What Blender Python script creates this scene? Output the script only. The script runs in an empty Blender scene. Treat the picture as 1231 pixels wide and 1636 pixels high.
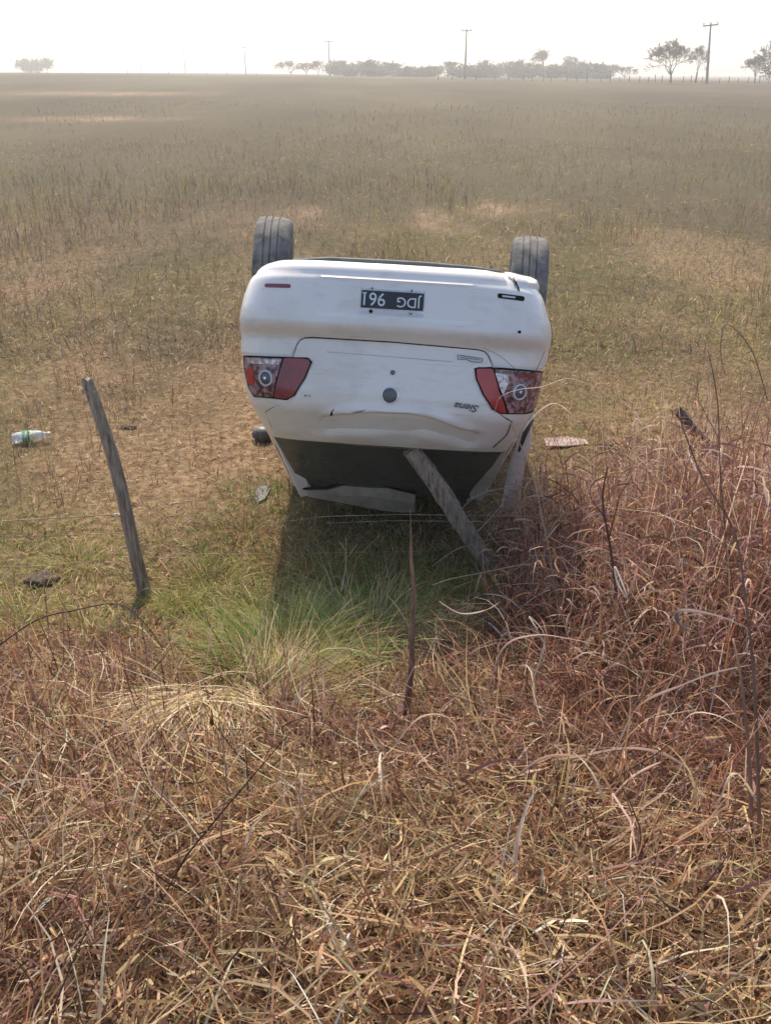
import bpy, bmesh, math, random
import numpy as np
from math import sin, cos, pi, radians, hypot
from mathutils import Matrix, Vector, Euler
from mathutils.geometry import delaunay_2d_cdt
scene = bpy.context.scene
rnd = random.Random(7)
rng = np.random.default_rng(11)

# ------------------------------------------------------------------ camera
EYE = 2.45
PITCH = radians(26.8)
cam_d = bpy.data.cameras.new('camera')
cam = bpy.data.objects.new('camera', cam_d)
scene.collection.objects.link(cam)
cam.location = (0, 0, EYE)
cam.rotation_euler = (pi / 2 - PITCH, 0, 0)
cam_d.sensor_fit = 'VERTICAL'
cam_d.angle = 2 * math.atan(818 / 1400)
cam_d.clip_start = 0.05
cam_d.clip_end = 3000
scene.camera = cam

# ------------------------------------------------------------------ light
SUN_EL, SUN_AZ = radians(50), radians(-9)      # azimuth measured from +Y towards +X
world = bpy.data.worlds.new("World")
scene.world = world
world.use_nodes = True
wn = world.node_tree
bg = wn.nodes['Background']
sky = wn.nodes.new('ShaderNodeTexSky')
sky.sky_type = 'NISHITA'
sky.sun_disc = False
sky.sun_elevation = SUN_EL
sky.sun_rotation = SUN_AZ
sky.altitude = 100
sky.air_density = .75
sky.dust_density = 2.2
sky.ozone_density = .6
wn.links.new(sky.outputs[0], bg.inputs[0])
bg.inputs[1].default_value = 0.15
sun_d = bpy.data.lights.new('sun', 'SUN')
sun_d.energy = 3.0
sun_d.angle = radians(0.9)
sun_d.color = (1.0, 0.87, 0.68)
sun = bpy.data.objects.new('sun', sun_d)
scene.collection.objects.link(sun)
sdir = Vector((sin(SUN_AZ) * cos(SUN_EL), cos(SUN_AZ) * cos(SUN_EL), sin(SUN_EL)))
sun.rotation_euler = sdir.to_track_quat('Z', 'Y').to_euler()
sun.location = (-20, 40, 60)
scene.view_settings.view_transform = 'Standard'
scene.view_settings.look = 'None'
scene.view_settings.gamma = 1
scene.view_settings.use_curve_mapping = False
scene.view_settings.exposure = 0.86
HAZE = 0.0021

# ------------------------------------------------------------------ helpers
def tag(o, label=None, cat=None, group=None, kind=None):
    if label: o['label'] = label
    if cat: o['category'] = cat
    if group: o['group'] = group
    if kind: o['kind'] = kind
    return o

def link(name, me, parent=None, mats=None):
    o = bpy.data.objects.new(name, me)
    scene.collection.objects.link(o)
    if parent is not None: o.parent = parent
    if mats is not None and me is not None and not me.materials:
        for m in (mats if isinstance(mats, (list, tuple)) else [mats]): me.materials.append(m)
    return o

def empty(name, loc=(0, 0, 0), parent=None):
    o = bpy.data.objects.new(name, None)
    o.empty_display_size = .2
    scene.collection.objects.link(o)
    o.location = loc
    if parent is not None: o.parent = parent
    return o

def mesh(name, verts, faces, mat, parent=None, smooth=False, off=(0, 0, 0)):
    me = bpy.data.meshes.new(name)
    me.from_pydata([(v[0] - off[0], v[1] - off[1], v[2] - off[2]) for v in verts], [], faces)
    me.update()
    if smooth: me.shade_smooth()
    return link(name, me, parent, mat)

def fast_mesh(name, co, quads, mat, col=None, smooth=True):
    """numpy quads -> one object, optional per-vertex colour"""
    me = bpy.data.meshes.new(name)
    n, f = len(co), len(quads)
    me.vertices.add(n); me.vertices.foreach_set('co', co.astype(np.float32).ravel())
    me.loops.add(f * 4); me.loops.foreach_set('vertex_index', quads.astype(np.int32).ravel())
    me.polygons.add(f); me.polygons.foreach_set('loop_start', np.arange(0, f * 4, 4, dtype=np.int32))
    me.update(calc_edges=True)
    if smooth: me.polygons.foreach_set('use_smooth', np.ones(f, dtype=bool))
    if col is not None:
        a = me.attributes.new('tint', 'FLOAT_COLOR', 'POINT')
        c4 = np.ones((n, 4), np.float32); c4[:, :3] = col
        a.data.foreach_set('color', c4.ravel())
    return link(name, me, None, mat)

def vnoise(x, y, seed=0):
    """smooth value noise in 0..1 (numpy)"""
    x = np.asarray(x, float); y = np.asarray(y, float)
    xi = np.floor(x).astype(np.int64); yi = np.floor(y).astype(np.int64)
    fx = x - xi; fy = y - yi
    fx = fx * fx * (3 - 2 * fx); fy = fy * fy * (3 - 2 * fy)
    def h(a, b):
        v = (a * 374761393 + b * 668265263 + seed * 1274126177) & 0xffffffff
        v = ((v ^ (v >> 13)) * 1274126177) & 0xffffffff
        return ((v ^ (v >> 16)) & 0xffff) / 65535.0
    return (h(xi, yi) * (1 - fx) + h(xi + 1, yi) * fx) * (1 - fy) + (h(xi, yi + 1) * (1 - fx) + h(xi + 1, yi + 1) * fx) * fy

def fbm(x, y, seed=0, o=3):
    s = 0; a = .5; t = 0
    for i in range(o):
        s = s + a * vnoise(np.asarray(x) * 2 ** i, np.asarray(y) * 2 ** i, seed + i); t += a; a *= .5
    return s / t

def sstep(a, b, x):
    t = np.clip((np.asarray(x, float) - a) / (b - a), 0, 1)
    return t * t * (3 - 2 * t)

def ground_z(x, y):
    x = np.asarray(x, float); y = np.asarray(y, float)
    z = .85 * (1 - sstep(.5, 4.0, y))
    zr = np.clip(1.36 - .0098 * x, .3, 2.15)
    z = z + zr * np.clip((y - 12) / 118, 0, 1) ** 1.15 * (1 - .0 * y)
    z = z - np.clip(y - 135, 0, 1e9) * .004
    amp = sstep(0, 3, y) * .5 + .5
    z = z + amp * (.05 * (fbm(x * 1.3, y * 1.3, 3) - .5) + .16 * sstep(6, 30, y) * (fbm(x * .12, y * .12, 5) - .5))
    z = z + .018 * (vnoise(x * 9, y * 9, 8) - .5) * (y < 25)
    return z
def gz(x, y): return float(ground_z(x, y))

FW = np.array([0, cos(PITCH), -sin(PITCH)]); UP = np.array([0, sin(PITCH), cos(PITCH)])
def at(px, py, Y):
    """point of the place seen at a spot of the photograph, Y metres ahead"""
    d = FW + np.array([1., 0, 0]) * (px - 615.5) / 1400 - UP * (py - 818) / 1400
    return np.array([0, 0, EYE]) + d * (Y / d[1])

# ------------------------------------------------------------------ materials
def nodes_of(name):
    m = bpy.data.materials.new(name); m.use_nodes = True
    nt = m.node_tree
    return m, nt, nt.nodes['Principled BSDF']

def pm(name, c1, c2=None, scale=8., rough=.6, bump=0., bscale=None, metal=0., coat=0., spec=.5, alpha=1., stretch=(1, 1, 1), lo=.35, hi=.65, rvar=0.):
    m, nt, b = nodes_of(name)
    b.inputs['Base Color'].default_value = (*c1, 1)
    b.inputs['Roughness'].default_value = rough
    b.inputs['Metallic'].default_value = metal
    b.inputs['Coat Weight'].default_value = coat
    b.inputs['Coat Roughness'].default_value = .08
    b.inputs['Specular IOR Level'].default_value = spec
    b.inputs['Alpha'].default_value = alpha
    if c2 is None and not bump: return m
    tc = nt.nodes.new('ShaderNodeTexCoord'); mp = nt.nodes.new('ShaderNodeMapping')
    mp.inputs['Scale'].default_value = stretch
    nt.links.new(tc.outputs['Object'], mp.inputs[0])
    if c2 is not None:
        n = nt.nodes.new('ShaderNodeTexNoise'); n.inputs['Scale'].default_value = scale; n.inputs['Detail'].default_value = 6
        n.inputs['Roughness'].default_value = .62
        r = nt.nodes.new('ShaderNodeValToRGB')
        r.color_ramp.elements[0].position = lo; r.color_ramp.elements[0].color = (*c1, 1)
        r.color_ramp.elements[1].position = hi; r.color_ramp.elements[1].color = (*c2, 1)
        nt.links.new(mp.outputs[0], n.inputs['Vector']); nt.links.new(n.outputs['Fac'], r.inputs[0])
        nt.links.new(r.outputs[0], b.inputs['Base Color'])
        if rvar:
            mr = nt.nodes.new('ShaderNodeMapRange'); mr.inputs['To Min'].default_value = rough; mr.inputs['To Max'].default_value = min(1, rough + rvar)
            mr.inputs['From Min'].default_value = lo; mr.inputs['From Max'].default_value = hi
            nt.links.new(n.outputs['Fac'], mr.inputs['Value']); nt.links.new(mr.outputs[0], b.inputs['Roughness'])
    if bump:
        n2 = nt.nodes.new('ShaderNodeTexNoise'); n2.inputs['Scale'].default_value = bscale or scale * 3; n2.inputs['Detail'].default_value = 5
        nt.links.new(mp.outputs[0], n2.inputs['Vector'])
        bp = nt.nodes.new('ShaderNodeBump'); bp.inputs['Strength'].default_value = bump; bp.inputs['Distance'].default_value = .01
        nt.links.new(n2.outputs['Fac'], bp.inputs['Height']); nt.links.new(bp.outputs[0], b.inputs['Normal'])
    return m

def tint_mat(name, transl=.3, rough=.7, spec=.25):
    """leaf / stem material coloured by the 'tint' attribute"""
    m = bpy.data.materials.new(name); m.use_nodes = True
    nt = m.node_tree; b = nt.nodes['Principled BSDF']; out = nt.nodes['Material Output']
    a = nt.nodes.new('ShaderNodeAttribute'); a.attribute_name = 'tint'
    nt.links.new(a.outputs['Color'], b.inputs['Base Color'])
    b.inputs['Roughness'].default_value = rough; b.inputs['Specular IOR Level'].default_value = spec
    t = nt.nodes.new('ShaderNodeBsdfTranslucent'); nt.links.new(a.outputs['Color'], t.inputs[0])
    mx = nt.nodes.new('ShaderNodeMixShader'); mx.inputs[0].default_value = transl
    nt.links.new(b.outputs[0], mx.inputs[1]); nt.links.new(t.outputs[0], mx.inputs[2]); nt.links.new(mx.outputs[0], out.inputs[0])
    return m
M_grass = tint_mat('dry_grass_blades', .35, .6, .35)
M_leaf = tint_mat('green_blades', .4, .5, .4)
M_twig = tint_mat('tree_twigs', .0, .9, .1)

def ground_material():
    m, nt, b = nodes_of('field_soil')
    tc = nt.nodes.new('ShaderNodeTexCoord')
    def noise(scale, detail=5, stretch=None, rough=.55):
        n = nt.nodes.new('ShaderNodeTexNoise'); n.inputs['Scale'].default_value = scale; n.inputs['Detail'].default_value = detail
        n.inputs['Roughness'].default_value = rough
        if stretch:
            mp = nt.nodes.new('ShaderNodeMapping'); mp.inputs['Scale'].default_value = stretch
            nt.links.new(tc.outputs['Object'], mp.inputs[0]); nt.links.new(mp.outputs[0], n.inputs['Vector'])
        else: nt.links.new(tc.outputs['Object'], n.inputs['Vector'])
        return n
    def ramp(src, stops):
        r = nt.nodes.new('ShaderNodeValToRGB'); cr = r.color_ramp
        while len(cr.elements) < len(stops): cr.elements.new(.5)
        for e, (p, c) in zip(cr.elements, stops): e.position = p; e.color = (*c, 1)
        nt.links.new(src, r.inputs[0]); return r
    def mix(f, a, c, mode='MIX'):
        x = nt.nodes.new('ShaderNodeMixRGB'); x.blend_type = mode
        if isinstance(f, float): x.inputs[0].default_value = f
        else: nt.links.new(f, x.inputs[0])
        nt.links.new(a, x.inputs[1]); nt.links.new(c, x.inputs[2]); return x
    soil = ramp(noise(16, 8).outputs['Fac'], [(.3, (.10, .06, .034)), (.5, (.215, .142, .082)), (.7, (.36, .26, .16))])
    veg = ramp(noise(5, 10, None, .75).outputs['Fac'], [(.3, (.045, .032, .018)), (.5, (.10, .074, .04)), (.7, (.18, .13, .075))])
    grn = ramp(noise(4, 9, None, .7).outputs['Fac'], [(.3, (.05, .045, .018)), (.6, (.12, .10, .04)), (.75, (.2, .17, .08))])
    patch = ramp(noise(.55, 5, (1, .5, 1)).outputs['Fac'], [(.42, (0, 0, 0)), (.58, (1, 1, 1))])
    c = mix(patch.outputs[0], soil.outputs[0], veg.outputs[0])
    gp = ramp(noise(.21, 4, (1, .45, 1)).outputs['Fac'], [(.45, (0, 0, 0)), (.6, (1, 1, 1))])
    c = mix(gp.outputs[0], c.outputs[0], grn.outputs[0])
    # far away the crop cover closes over the soil
    sep = nt.nodes.new('ShaderNodeSeparateXYZ'); nt.links.new(tc.outputs['Object'], sep.inputs[0])
    mr = nt.nodes.new('ShaderNodeMapRange'); mr.inputs['From Min'].default_value = 10; mr.inputs['From Max'].default_value = 20
    nt.links.new(sep.outputs['Y'], mr.inputs['Value'])
    farc = ramp(noise(.09, 8, (.6, .25, 1), .7).outputs['Fac'], [(.32, (.060, .050, .028)), (.5, (.095, .078, .044)), (.62, (.125, .105, .058)), (.74, (.20, .15, .09))])
    c = mix(mr.outputs[0], c.outputs[0], farc.outputs[0])
    ba = nt.nodes.new('ShaderNodeAttribute'); ba.attribute_name = 'bare'
    pale = ramp(noise(3, 7, (1, .5, 1)).outputs['Fac'], [(.35, (.16, .11, .07)), (.65, (.32, .22, .145))])
    c = mix(ba.outputs['Fac'], c.outputs[0], pale.outputs[0])
    hu = nt.nodes.new('ShaderNodeAttribute'); hu.attribute_name = 'humus_shade'
    hc = ramp(noise(24, 6).outputs['Fac'], [(.35, (.03, .017, .010)), (.65, (.10, .055, .032))])  # dark matted soil, its colour deepened as painted shade between the litter blades
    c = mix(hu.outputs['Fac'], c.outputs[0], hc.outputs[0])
    nt.links.new(c.outputs[0], b.inputs['Base Color'])
    b.inputs['Roughness'].default_value = .95; b.inputs['Specular IOR Level'].default_value = .1
    n2 = noise(45, 7); bp = nt.nodes.new('ShaderNodeBump'); bp.inputs['Strength'].default_value = .8; bp.inputs['Distance'].default_value = .02
    nt.links.new(n2.outputs['Fac'], bp.inputs['Height']); nt.links.new(bp.outputs[0], b.inputs['Normal'])
    return m

# ------------------------------------------------------------------ ground
ys = np.concatenate([np.arange(-6, .4, .4), np.arange(.4, 16, .07), 16 * (700 / 16) ** (np.arange(1, 131) / 130.)])
xh = np.concatenate([np.arange(0, 6, .09), 6 * (500 / 6) ** (np.arange(0, 71) / 70.)])
xs = np.concatenate([-xh[:0:-1], xh])
X, Y = np.meshgrid(xs, ys)
Z = ground_z(X, Y)
nx, ny = len(xs), len(ys)
idx = np.arange(nx * ny).reshape(ny, nx)
q = np.stack([idx[:-1, :-1], idx[:-1, 1:], idx[1:, 1:], idx[1:, :-1]], -1).reshape(-1, 4)
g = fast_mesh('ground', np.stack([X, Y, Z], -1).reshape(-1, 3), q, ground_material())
def bare_mask(x, y):
    m = 0 * x
    for cx_, cy_, rx, ry in [(.95, 16.3, .45, 1.2), (1.2, 15.4, .3, .7), (2.1, 17.6, .5, .9), (-1.6, 17.3, .4, .7), (-14, 46, 3.5, 2), (-22, 75, 8, 4)]:
        m = np.maximum(m, np.exp(-(((x - cx_) / rx) ** 2 + ((y - cy_) / ry) ** 2) ** 1.2))
    return np.clip(m * (1.7 * fbm(x * 1.6, y * 1.6 * np.clip(12 / np.maximum(y, 1), .15, 1), 77)), 0, 1)
at_ = g.data.attributes.new('bare', 'FLOAT', 'POINT'); at_.data.foreach_set('value', bare_mask(X, Y).ravel().astype(np.float32))
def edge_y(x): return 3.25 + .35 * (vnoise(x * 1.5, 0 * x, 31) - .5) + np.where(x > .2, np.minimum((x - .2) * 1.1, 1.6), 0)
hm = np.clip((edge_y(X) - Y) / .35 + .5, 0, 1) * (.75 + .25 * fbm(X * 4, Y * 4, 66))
ah = g.data.attributes.new('humus_shade', 'FLOAT', 'POINT'); ah.data.foreach_set('value', hm.ravel().astype(np.float32))
tag(g, 'brown soil of the roadside bank and the open field rising to the ridge', 'ground', kind='structure')

# ------------------------------------------------------------------ haze
hz = bpy.data.materials.new('haze_air'); hz.use_nodes = True
nt = hz.node_tree; nt.nodes.remove(nt.nodes['Principled BSDF'])
pv = nt.nodes.new('ShaderNodeVolumePrincipled')
pv.inputs['Color'].default_value = (1.0, .98, .93, 1); pv.inputs['Density'].default_value = HAZE; pv.inputs['Anisotropy'].default_value = .45
nt.links.new(pv.outputs[0], nt.nodes['Material Output'].inputs['Volume'])
x0, x1, y0, y1, z0, z1 = -510, 510, -9, 710, -4, 13
hb = mesh('haze', [(x, y, z) for z in (z0, z1) for y in (y0, y1) for x in (x0, x1)],
          [(0, 2, 3, 1), (4, 5, 7, 6), (0, 1, 5, 4), (2, 6, 7, 3), (0, 4, 6, 2), (1, 3, 7, 5)], hz)
tag(hb, 'pale sunlit haze lying over the whole field', 'haze', kind='stuff')
hb.display_type = 'WIRE'

# ------------------------------------------------------------------ tubes
def tube(V, F, pts, rad, n=5, cap=True):
    """append a tapering tube along pts to the lists V, F"""
    pts = [Vector(p) for p in pts]; b0 = len(V); prev = None
    for i, p in enumerate(pts):
        d = (pts[min(i + 1, len(pts) - 1)] - pts[max(i - 1, 0)]).normalized()
        ref = Vector((0, 0, 1)) if abs(d.z) < .9 else Vector((1, 0, 0))
        u = d.cross(ref).normalized(); 
        if prev is not None and u.dot(prev) < 0 and False: u = -u
        prev = u
        w = d.cross(u)
        r = rad[i] if hasattr(rad, '__len__') else rad
        for k in range(n):
            a = 2 * pi * k / n
            V.append(tuple(p + (u * cos(a) + w * sin(a)) * r))
    for i in range(len(pts) - 1):
        for k in range(n):
            a = b0 + i * n + k; c = b0 + i * n + (k + 1) % n
            F.append((a, c, c + n, a + n))
    if cap:
        F.append(tuple(b0 + k for k in range(n))[::-1]); e = b0 + (len(pts) - 1) * n
        F.append(tuple(e + k for k in range(n)))

def box(V, F, a, b):
    i = len(V)
    V.extend([(x, y, z) for z in (a[2], b[2]) for y in (a[1], b[1]) for x in (a[0], b[0])])
    F.extend([tuple(i + k for k in f) for f in [(0, 2, 3, 1), (4, 5, 7, 6), (0, 1, 5, 4), (2, 6, 7, 3), (0, 4, 6, 2), (1, 3, 7, 5)]])

# ================================================================== THE CAR
# car frame: x to the right of the picture, y towards the car's nose, z towards its belly
# (the car lies on its roof); 0 is the centre of the number plate
CARM = Matrix.Translation((.033, 4.04, 1.503)) @ Matrix.Rotation(radians(-2.5), 4, 'Z') @ Matrix.Rotation(radians(-18), 4, 'X') @ Matrix.Rotation(radians(2.8), 4, 'Y')
OFF = (0, 2.0, -1.0); TAU_ = 2 * pi
car = bpy.data.objects.new('overturned_car', None); scene.collection.objects.link(car)
car.matrix_world = CARM @ Matrix.Translation(OFF)
tag(car, 'white saloon car lying on its roof in the field with wheels in the air', 'car')
def cm(name, V, F, mat, parent=None, smooth=False):
    return mesh(name, V, F, mat, car if parent is None else parent, smooth, OFF)

M_paint = pm('white_car_paint', (.84, .80, .725), (.70, .65, .55), scale=2.2, rough=.34, coat=.35, lo=.45, hi=.8, rvar=.25, bump=.10, bscale=2.2)
def weather(m, dirt=(.36, .28, .19), amt=.55):
    nt = m.node_tree; b = nt.nodes['Principled BSDF']; src = b.inputs['Base Color'].links[0].from_socket
    tc = nt.nodes.new('ShaderNodeTexCoord'); mp = nt.nodes.new('ShaderNodeMapping'); mp.inputs['Scale'].default_value = (1, 1, 3.2); nt.links.new(tc.outputs['Object'], mp.inputs[0])
    n1 = nt.nodes.new('ShaderNodeTexNoise'); n1.inputs['Scale'].default_value = 3.1; n1.inputs['Detail'].default_value = 9; n1.inputs['Roughness'].default_value = .72; n1.inputs['Distortion'].default_value = .6
    r1 = nt.nodes.new('ShaderNodeValToRGB'); r1.color_ramp.elements[0].position = .52; r1.color_ramp.elements[1].position = .78; r1.color_ramp.elements[1].color = (amt, amt, amt, 1)
    nt.links.new(mp.outputs[0], n1.inputs['Vector']); nt.links.new(n1.outputs['Fac'], r1.inputs[0])
    mp2 = nt.nodes.new('ShaderNodeMapping'); mp2.inputs['Rotation'].default_value = (0, .5, 0); mp2.inputs['Scale'].default_value = (2.5, 2.5, 60); nt.links.new(tc.outputs['Object'], mp2.inputs[0])
    n2 = nt.nodes.new('ShaderNodeTexNoise'); n2.inputs['Scale'].default_value = 2.2; n2.inputs['Detail'].default_value = 4
    r2 = nt.nodes.new('ShaderNodeValToRGB'); r2.color_ramp.elements[0].position = .66; r2.color_ramp.elements[1].position = .74; r2.color_ramp.elements[1].color = (.4, .4, .4, 1)
    nt.links.new(mp2.outputs[0], n2.inputs['Vector']); nt.links.new(n2.outputs['Fac'], r2.inputs[0])
    mx = nt.nodes.new('ShaderNodeMixRGB'); mx.blend_type = 'LIGHTEN'; mx.inputs[0].default_value = 1; nt.links.new(r1.outputs[0], mx.inputs[1]); nt.links.new(r2.outputs[0], mx.inputs[2])
    m2 = nt.nodes.new('ShaderNodeMixRGB'); nt.links.new(mx.outputs[0], m2.inputs[0]); nt.links.new(src, m2.inputs[1]); m2.inputs[2].default_value = (*dirt, 1)
    nt.links.new(m2.outputs[0], b.inputs['Base Color'])
weather(M_paint, amt=.42)
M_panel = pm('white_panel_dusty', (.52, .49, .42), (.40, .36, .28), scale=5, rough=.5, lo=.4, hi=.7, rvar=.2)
M_black = pm('black_gap', (.012, .012, .012), rough=.9, spec=.1)
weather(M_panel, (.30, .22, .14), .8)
M_under = pm('underbody_grey', (.13, .13, .12), (.24, .22, .18), scale=6, rough=.85)
M_rubber = pm('dusty_glare_tyre_rubber', (.085, .088, .09), (.23, .215, .19), scale=14, rough=.85, spec=.25, bump=.3, bscale=90)  # dust tone, lightened further to stand for backlit glare on the tread
M_rim = pm('steel_rim', (.35, .35, .36), rough=.35, metal=.8)
M_glass = pm('dusty_tinted_glass', (.075, .09, .075), (.10, .105, .085), scale=7, rough=.16, spec=.6, alpha=.90, bump=.25, bscale=9)
weather(M_glass, (.20, .17, .12), .5)
M_red = pm('red_lamp_lens', (.50, .025, .03), (.36, .018, .02), scale=9, rough=.22, coat=.3)
M_darkred = pm('dark_red_lamp_lens', (.19, .025, .03), (.30, .03, .035), scale=9, rough=.25, coat=.3)
M_smoke = pm('smoked_lamp_housing', (.07, .02, .022), (.42, .24, .24), scale=38, rough=.25, coat=.3, lo=.42, hi=.62)
M_chrome = pm('chrome', (.82, .82, .82), rough=.22, metal=.85)
M_white_plastic = pm('clear_lamp_reflector', (.75, .72, .70), (.3, .2, .2), scale=45, rough=.25, metal=.4, lo=.4, hi=.6)
M_dred = pm('faded_red_reflector', (.22, .06, .075), rough=.4)
M_plate = pm('plate_black', (.022, .025, .028), rough=.5)
M_platew = pm('plate_white', (.62, .62, .62), rough=.5)
M_letter = pm('plate_letters', (.66, .67, .66), rough=.5)
M_grey = pm('badge_grey', (.12, .12, .13), rough=.35, metal=.5)
M_seat = pm('seat_cloth', (.07, .07, .068), (.1, .1, .095), scale=30, rough=.95)
M_trim = pm('grey_trim', (.30, .30, .29), (.2, .19, .17), scale=12, rough=.7)

PZ = np.array([-.70, -.67, -.64, -.60, -.56, -.53, -.50, -.44, -.36, -.28, -.20, -.187, -.175, -.140, -.128, -.115, -.06, 0, .06, .085, .093, .10, .118, .138, .155, .168])
PY = np.array([.32, .27, .235, .190, .145, .108, .090, .08, .075, .07, .066, .062, .048, -.002, -.010, -.012, -.008, 0, .006, .008, .016, .024, .028, .036, .06, .11])
WZ = np.array([-.70, -.66, -.60, -.52, -.44, -.36, -.28, -.2, -.12, -.06, 0, .06, .09, .125, .148, .168])
WW = np.array([.64, .66, .685, .715, .74, .752, .758, .758, .755, .750, .738, .718, .70, .675, .645, .60])
th = np.linspace(0, pi / 2, 500); TX = np.sin(th) ** (2 / 3.7); DD = .42
TY = 1 - np.clip(np.cos(th), 0, 1) ** (2 / 3.7)
TS = np.concatenate([[0], np.cumsum(np.hypot(np.diff(.78 * TX), np.diff(DD * TY)))]); S1 = float(TS[-1])
LEN = 4.05; SF = S1 + LEN - 2 * DD; SE = SF + S1
def smooth_interp(Zv, Vv, z):
    return float(np.mean(np.interp(np.array([z - .008, z, z + .008]), Zv, Vv)))
def S(s, z):
    """skin of the lower body: s runs round from the middle of the tail"""
    sg = 1 if s >= 0 else -1; a = abs(s)
    W = smooth_interp(WZ, WW, z); yr = smooth_interp(PZ, PY, z)
    if a <= S1:
        x = W * float(np.interp(a, TS, TX)); y = yr + DD * float(np.interp(a, TS, TY))
    elif a <= SF:
        k = min(1, (a - S1) / .5); y = yr * (1 - k) + DD + a - S1
        x = W * (1 + .03 * sin(pi * (a - S1) / (SF - S1)))
    else:
        b = SE - a; front = .10 * abs(min(z, 0) / .4) ** 2 + .05 * sstep(.1, .2, z)
        x = W * float(np.interp(b, TS, TX)); y = LEN - float(front) - DD * float(np.interp(b, TS, TY))
    return Vector((sg * x, y, z))
def s_of(x, z):
    W = smooth_interp(WZ, WW, z); r = min(abs(x) / W, 1)
    return (1 if x >= 0 else -1) * float(np.interp(r, TX, TS))
def nrm(s, z):
    e = .004
    a = S(s + e, z) - S(s - e, z); b = S(s, z + e) - S(s, z - e)
    n = a.cross(b).normalized()
    return n if n.dot(S(s, z) - Vector((0, 2.0, -.2))) > 0 else -n

def dent(x, z):
    """crumples pressed into the boot lid near its lower edge"""
    d = 0.
    lx = [-.34, -.28, -.22, -.16, -.05, .10, .20, .30, .40, .5]; lz = [-.545, -.53, -.515, -.512, -.500, -.498, -.502, -.525, -.553, -.57]
    if -.34 < x < .5:
        ze = float(np.interp(x, lx, lz)); t = z - ze
        w = float(sstep(-.34, -.25, x) * (1 - sstep(.38, .5, x)))
        d += w * (.019 * math.exp(-((t + .010) / .019) ** 2) - .028 * math.exp(-((t + .06) / .038) ** 2) + .008 * math.exp(-((t + .12) / .03) ** 2))
    d += .016 * math.exp(-((x - .36) / .07) ** 2 - ((z + .60) / .05) ** 2) - .012 * math.exp(-((x + .1) / .16) ** 2 - ((z + .6) / .03) ** 2)
    d += .014 * (vnoise(x * 10, z * 11, 4) - .5) * float(sstep(-.45, -.58, z))
    d += .0035 * (vnoise(x * 4 + 3, z * 5, 6) - .5)
    return float(d)

def inside(p, poly):
    x, y = p; c = False; n = len(poly)
    for i in range(n):
        x1, y1 = poly[i]; x2, y2 = poly[i - 1]
        if (y1 > y) != (y2 > y) and x < (x2 - x1) * (y - y1) / (y2 - y1) + x1: c = not c
    return c
def seg_d(p, a, b):
    ax, ay = a; bx, by = b; dx, dy = bx - ax, by - ay; L = dx * dx + dy * dy or 1e-12
    t = max(0, min(1, ((p[0] - ax) * dx + (p[1] - ay) * dy) / L))
    return hypot(p[0] - ax - t * dx, p[1] - ay - t * dy)
def subdiv(poly, d, closed=True):
    out = []; n = len(poly)
    for i in range(n if closed else n - 1):
        a, b = poly[i], poly[(i + 1) % n]; k = max(1, int(hypot(b[0] - a[0], b[1] - a[1]) / d))
        out += [(a[0] + (b[0] - a[0]) * j / k, a[1] + (b[1] - a[1]) * j / k) for j in range(k)]
    if not closed: out.append(poly[-1])
    return out
def round_poly(poly, r=.02, n=3):
    out = []
    m = len(poly)
    for i in range(m):
        p = Vector(poly[i]); a = Vector(poly[i - 1]) - p; b = Vector(poly[(i + 1) % m]) - p
        ra = min(r, a.length * .45); rb = min(r, b.length * .45)
        A = p + a.normalized() * ra; B = p + b.normalized() * rb
        for k in range(n + 1):
            t = k / n; out.append(tuple(A * (1 - t) ** 2 + p * 2 * t * (1 - t) + B * t * t))
    return out
def patch(name, poly, off, mat, parent=None, dens=.018, thick=.006, disp=None, space='x', holes=()):
    """a panel that follows the body skin; poly in (x,z) or, with space 's', in (s,z)"""
    P = [(s_of(x, z), z) for x, z in poly] if space == 'x' else list(poly)
    P = subdiv(P, dens); nb = len(P)
    pts = list(P); xs_ = [p[0] for p in P]; zs_ = [p[1] for p in P]
    segs = [(P[i], P[(i + 1) % nb]) for i in range(nb)]
    gx = min(xs_); row = 0
    z = min(zs_) + dens * .5
    while z < max(zs_):
        x = min(xs_) + (dens * .5 if row % 2 else 0)
        while x < max(xs_):
            if inside((x, z), P) and min(seg_d((x, z), a, b) for a, b in segs) > dens * .45: pts.append((x, z))
            x += dens
        z += dens * .9; row += 1
    r = delaunay_2d_cdt([Vector(p) for p in pts], [], [list(range(nb))], 1, 1e-6)
    v2, f2 = r[0], r[2]
    orig = {}
    for i, o in enumerate(r[3]):
        for k in o: orig[k] = i
    V = []
    for p in v2:
        o = off(p.x, p.y) if callable(off) else off
        pos = S(p.x, p.y); n = nrm(p.x, p.y)
        if disp: o += disp(pos.x, pos.z)
        V.append(tuple(pos + n * o))
    F = [tuple(f) for f in f2]
    # turned-in edge
    base = len(V)
    for k in range(nb):
        i = orig[k]; p = v2[i]; n = nrm(p.x, p.y)
        V.append(tuple(Vector(V[i]) - n * thick))
    ctr = sum((Vector(v) for v in V[:base]), Vector()) / base
    def orient(f):
        a, b, c = [Vector(V[i]) for i in f[:3]]
        nn = (b - a).cross(c - a); m_ = (a + b + c) / 3
        return f if nn.dot(m_ - Vector((0, 2.0, m_.z))) > 0 else f[::-1]
    F = [orient(f) for f in F]
    for k in range(nb):
        a, b = orig[k], orig[(k + 1) % nb]
        F.append((a, b, base + (k + 1) % nb, base + k))
    o = cm(name, V, F, mat, parent, True)
    o.data.set_sharp_from_angle(angle=radians(40)) if hasattr(o.data, 'set_sharp_from_angle') else None
    return o
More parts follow.
